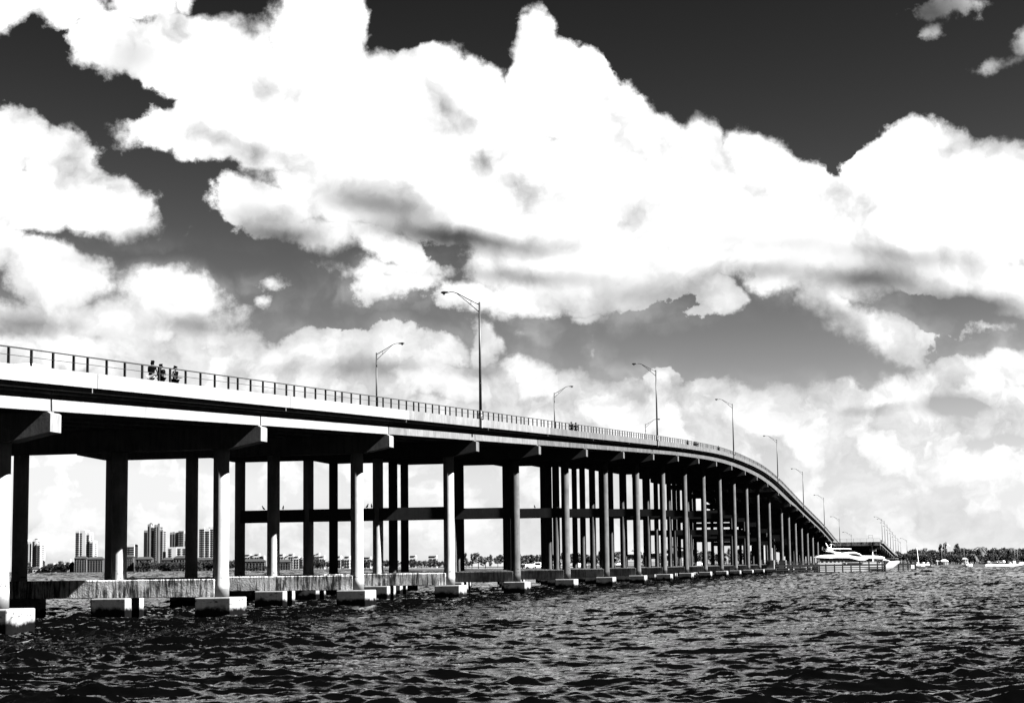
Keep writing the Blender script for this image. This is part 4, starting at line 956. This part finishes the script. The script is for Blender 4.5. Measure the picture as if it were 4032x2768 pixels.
def skin_obj(name, verts, edges, mat, parent, root=0, sub=2):
    me = bpy.data.meshes.new(name); me.from_pydata([v[:3] for v in verts], edges, []); me.materials.append(mat)
    o = bpy.data.objects.new(name, me); COL.objects.link(o)
    if parent is not None: o.parent = parent
    md = o.modifiers.new('skin', 'SKIN'); md.use_smooth_shade = True
    sv = me.skin_vertices[0].data
    for i, v in enumerate(verts):
        sv[i].radius = (v[3], v[4] if len(v) > 4 else v[3]); sv[i].use_root = (i == root)
    ss = o.modifiers.new('sub', 'SUBSURF'); ss.levels = sub; ss.render_levels = sub
    return o
def person(label, n, off, rz, pose='walk', shirt=M_DCL, trousers=M_DCL, hair=M_HAIR, hgt=1.74, fingers=False, group='people walking on the bridge'):
    root_loc = on_deck(n, off); k = hgt / 1.74
    lean = {'walk': .05, 'lean': .32, 'stand': .0, 'run': .16}[pose]
    def L(x, z): return x + lean * max(0, z - .95) , z      # x forward
    V = []; 
    def add(x, y, z, r, r2=None, body=True):
        if body: x, z = L(x, z)
        V.append((x*k, y*k, z*k, r*k, (r2 or r)*k)); return len(V) - 1
    E_ = []
    pel = add(0, 0, .96, .13, .16); wa = add(0, 0, 1.12, .115, .14); ch = add(.01, 0, 1.30, .125, .17); ne = add(.0, 0, 1.46, .06, .07); nb = add(.02, 0, 1.53, .05); E_ += [(pel, wa), (wa, ch), (ch, ne), (ne, nb)]
    h1 = add(.03, 0, 1.60, .085, .075); h2 = add(.02, 0, 1.67, .095, .08); E_ += [(nb, h1), (h1, h2)]
    st = {'walk': .22, 'lean': .12, 'stand': .03, 'run': .34}[pose]
    hands = []
    for s in (-1, 1):
        hp = add(0, s*.09, .90, .095, body=False); kn = add(s*st*.6 + .04, s*.10, .50, .062, body=False); an = add(s*st - .05, s*.10, .10, .042, body=False); to = add(s*st + .12, s*.11, .035, .035, body=False)
        E_ += [(pel, hp), (hp, kn), (kn, an), (an, to)]
        sh = add(0, s*.18, 1.42, .058); 
        if pose == 'stand' or pose == 'run': el = add(-.05, s*.27, 1.16, .043); wr = add(.20, s*.20, 1.10, .03)
        elif pose == 'lean': el = add(.17, s*.23, 1.20, .043); wr = add(.36, s*.15, 1.32, .03)
        else: el = add(-s*.12, s*.24, 1.14, .043); wr = add(-s*.12 + .12, s*.25, .93, .03)
        E_ += [(ch, sh), (sh, el), (el, wr)]
        hx, hz = V[wr][0]/k, V[wr][2]/k; dx = .07
        pa = len(V); V.append(((hx + dx)*k, V[wr][1], (hz + .01)*k, .026*k, .036*k)); E_.append((wr, pa)); hands.append((pa, s))
        for j in range(4):
            ln = (.065, .075, .07, .055)[j]; y = V[pa][1] + (j - 1.5) * .017
            a_ = len(V); V.append((V[pa][0] + .035, y, V[pa][2], .010, .010)); b_ = len(V); V.append((V[pa][0] + .035 + ln*.6, y, V[pa][2] - .015, .009, .009)); c_ = len(V); V.append((V[pa][0] + .035 + ln*.85, y, V[pa][2] - .04, .008, .008))
            E_ += [(pa, a_), (a_, b_), (b_, c_)]
        a_ = len(V); V.append((V[pa][0] + .015, V[pa][1] - s*.035, V[pa][2] + .012, .011, .011)); b_ = len(V); V.append((V[pa][0] + .05, V[pa][1] - s*.05, V[pa][2] + .005, .009, .009)); E_ += [(pa, a_), (a_, b_)]
    body = skin_obj('person', V, E_, M_SKIN, None, pel, 1)
    body.location = root_loc; body.rotation_euler = (0, 0, rz); tag(body, label, 'person', group)
    # clothes and hair
    T_ = []
    def g(i, dr): return (V[i][0], V[i][1], V[i][2], V[i][3] + dr, V[i][4] + dr)
    idx = [pel, wa, ch, ne]; arms = []
    base = 7
    T_ = [g(pel, .022), g(wa, .03), g(ch, .025), g(ne, .012)]; TE = [(0,1),(1,2),(2,3)]
    per = 16 + 0
    legs = []
    for q in range(2):
        b0 = 7 + q * 22
        hp, kn, an, to, sh, el = b0, b0+1, b0+2, b0+3, b0+4, b0+5
        i0 = len(T_); T_.append(g(sh, .02)); m = tuple((V[sh][j] + V[el][j]) / 2 for j in range(3)) + (V[sh][3] * .95 + .01,)*2; T_.append(m); TE += [(2, i0), (i0, i0+1)]
        legs.append((hp, kn, an))
    skin_obj('shirt', T_, TE, shirt, body, 0, 1)
    Q = [g(pel, .03)]; QE = []
    for hp, kn, an in legs:
        i0 = len(Q); Q += [g(hp, .02), g(kn, .022), tuple(V[kn][j]*.25 + V[an][j]*.75 for j in range(3)) + (.06, .06)]; QE += [(0, i0), (i0, i0+1), (i0+1, i0+2)]
    skin_obj('trousers', Q, QE, trousers, body, 0, 1)
    hx, hz = V[h2][0], V[h2][2]
    skin_obj('hair', [(hx - .03, 0, hz + .01, .10, .095), (hx - .01, 0, hz + .06, .085, .085), (hx - .07, 0, hz - .06, .06, .07)], [(0,1),(0,2)], hair, body, 0, 2)
    # face: nose, eyes, ears
    fx = V[h1][0] + .088*k; fz = (V[h1][2] + V[h2][2]) / 2
    mb = MB(); mb.tube([(fx - .01, 0, fz + .02), (fx + .025, 0, fz - .02), (fx - .01, 0, fz - .03)], [.008, .012, .01], 6); mb.build('nose', M_SKIN, body, True)
    for s in (-1, 1):
        mb = MB(); mb.tube([(fx - .012, s*.032, fz + .02), (fx + .001, s*.032, fz + .02)], [.011, .006], 8); mb.build('eye', M_INK, body, True)
        mb = MB(); mb.tube([(fx - .10, s*.07, fz), (fx - .10, s*.092, fz)], [.03, .02], 8); mb.build('ear', M_SKIN, body, True)
    mb = MB(); mb.box(fx - .02, fx + .0, -.022, .022, fz - .055, fz - .046); mb.build('mouth', M_INK, body)
    return body
hf = lambda n: PI/2 - head(n)
def n_at(px, off):      # bridge station seen in a picture column
    def f_(q):
        b = bridge(q, off); d = np.array([b[0], b[1], PT(q) + .5 - CAMH]); return 2016 + FPX * (d @ CR) / (d @ _F) - px
    lo, hi = -1.5, 25.0
    for _ in range(40):
        m_ = (lo + hi) / 2
        if f_(m_) > 0: hi = m_
        else: lo = m_
    return lo
person('person with bushy dark hair leaning forward behind the railing, leftmost of the trio', n_at(595, -2.5), -2.5, hf(.35) + .1, 'lean', M_DCL, M_LCL, hgt=1.95)
person('slim person in black with bent arm, middle one of three behind the railing', n_at(636, -2.6), -2.6, hf(.4) + PI, 'run', M_DCL, M_DCL, hgt=1.78)
person('person in black shirt facing out with one forearm bent, rightmost of three', n_at(690, -2.6), -2.6, hf(.48) - PI * .55, 'stand', M_DCL, M_DCL, hgt=1.80)
for (px, lab, ps, off) in ((2250, 'bulky dark figure behind the railing, left one of a pair near the third far lamp', 'walk', -2.4), (2267, 'smaller dark figure right beside the bulky one behind the railing', 'walk', -2.4),
                   (2708, 'dark figure behind the railing, left of the lamp on the crest', 'lean', -2.4), (2736, 'first of two dark figures close together on the crest', 'walk', -2.4), (2744, 'second of two dark figures close together on the crest', 'run', -2.4), (2829, 'tall dark figure alone behind the railing just before the third near lamp', 'stand', -2.6)):
    # find the station whose point lies in that picture column
    best = n_at(px, off)
    person(lab, best, off, hf(best) + (0 if px % 2 else PI), ps, hgt=1.86 if 'tall' in lab or 'bulky' in lab else 1.74)
def bird(px, n, o_hint, zoff, lab):
    best = min([q * .05 for q in range(-4, 450)], key=lambda o: abs((lambda b, zz: 2016 + FPX * ((np.array([b[0], b[1], zz - CAMH]) @ CR) / (np.array([b[0], b[1], zz - CAMH]) @ _F)) - px)(bridge(n, o), 8)))
    cb_ = GB(n) - 1.55; z = FT + .56 * (cb_ - FT) + .62
    x, y = bridge(n, best); root = empty('bird', (x, y, z), random.uniform(0, 6), label=lab, cat='bird', group='birds perched on the cross beams')
    mb = MB(); mb.tube([(-.18,0,.08),(-.08,0,.14),(.02,0,.24),(.08,0,.34)], [.02,.075,.085,.05], 10); mb.build('body', M_BIRD, root, True)
    mb = MB(); mb.tube([(.07,0,.33),(.10,0,.42),(.10,0,.47)], [.04,.05,.02], 8); mb.tube([(.13,0,.43),(.20,0,.42)], [.015,.004], 6); mb.build('head', M_BIRD, root, True)
    for s in (-1, 1): mb = MB(); mb.tube([(.0, s*.035, .16), (.01, s*.035, 0)], [.012, .012], 6); mb.build('leg', M_BIRD, root)
for a_ in ((1038, 3, 0, 0, 'slender bird perched on the cross beam, left of the lit slim column'), (1114, 3, 0, 0, 'hunched round bird perched just right of the lit slim column'), (1447, 3, 0, 0, 'left bird of two perched close together beside the third lit column'),
           (1463, 3, 0, 0, 'right bird of two perched close together beside the third lit column'), (2106, 5, 0, 0, 'lone bird perched on the cross beam between the middle columns')): bird(*a_)

# ------------------------------------------------------------------ one label for each tree
def pxof(o):
    d = np.array(o.location) - np.array([0, 0, CAMH]); return 2016 + FPX * (d @ CR) / (d @ _F)
ORD = ['first','second','third','fourth','fifth','sixth','seventh','eighth','ninth','tenth','eleventh','twelfth','thirteenth','fourteenth','fifteenth','sixteenth','seventeenth','eighteenth','nineteenth','twentieth','twenty-first','twenty-second','twenty-third','twenty-fourth']
ZONES = {
 'right': [(3560, 3700, 'behind the moored boats'), (3700, 3745, 'behind the pavilion'), (3745, 3800, 'left of the lone white pole'), (3800, 3880, 'around the pale palm'), (3880, 3990, 'above the parked row'), (3990, 4400, 'by the two short white poles')],
 'cols': [(1400, 1740, 'left of the third lit column'), (1740, 2040, 'in the wide gap before the van'), (2040, 2240, 'behind the white van'), (2240, 2400, 'between the slim middle columns'), (2400, 2530, 'by the white house'), (2530, 2640, 'by the two storey house'), (2640, 2780, 'by the tall plain building'), (2780, 3000, 'behind the far columns')],
 'main': [(90, 150, 'below the leftmost tower'), (150, 300, 'among the pale houses'), (500, 600, 'below the office block'), (600, 680, 'below the tallest dark tower'), (680, 780, 'below the slender ribbed tower'), (780, 880, 'below the balcony banded tower'), (880, 1000, 'left of the mid rise group'), (1000, 1110, 'below the mid rise group'), (1110, 1240, 'near the four windowed block'), (1240, 1330, 'below the small stepped cluster'), (1330, 1450, 'left of the spit')]}
GR = {'pines behind the right hand beach': ('right', 'dark feathery pine'), 'round trees behind the right hand beach': ('right', 'tall dark round tree'), 'low trees on the right shore': ('right', 'low leafy tree'), 'shrubs by the water edge': ('right', 'black rounded shrub'),
      'bushy trees by the moored boats': ('right', 'dark bushy tree'), 'trees beside the old bridge ramp': (None, 'tree growing beside the old bridge ramp'), 'pines seen between the columns': ('cols', 'feathery dark pine'), 'trees seen between the columns': ('cols', 'leafy dark tree'),
      'trees on the distant spit': ('cols', 'small spit tree'), 'trees in the black mass': ('main', 'black mass tree'), 'trees below the towers': ('main', 'dark shore tree'), 'trees among the pale houses': ('main', 'tree')}
for g_, (zn, desc) in GR.items():
    os_ = sorted([o for o in bpy.data.objects if o.parent is None and o.get('group') == g_], key=pxof)
    if zn is None:
        for i, o in enumerate(os_): o['label'] = '%s, %s from the left' % (desc, ORD[i])
        continue
    for a, b, ph in ZONES[zn]:
        sub = [o for o in os_ if a <= pxof(o) < b]
        for i, o in enumerate(sub): o['label'] = ('%s %s, %s from the left' % (desc, ph, ORD[min(i, 23)])) if len(sub) > 1 else '%s %s, only one there' % (desc, ph)
vs_ = sorted([o for o in bpy.data.objects if o.parent is None and o.get('group') == 'vehicles parked behind the beach'], key=pxof)
for i, o in enumerate(vs_): o['label'] = '%s, %s from the left in the row behind the beach' % ({'M': 'vehicle'}.get('x', 'white van' if 'van' in o.name else ('dark car' if kids(o)[0].data.materials[0] == M_DKM else 'white car')), ORD[i])
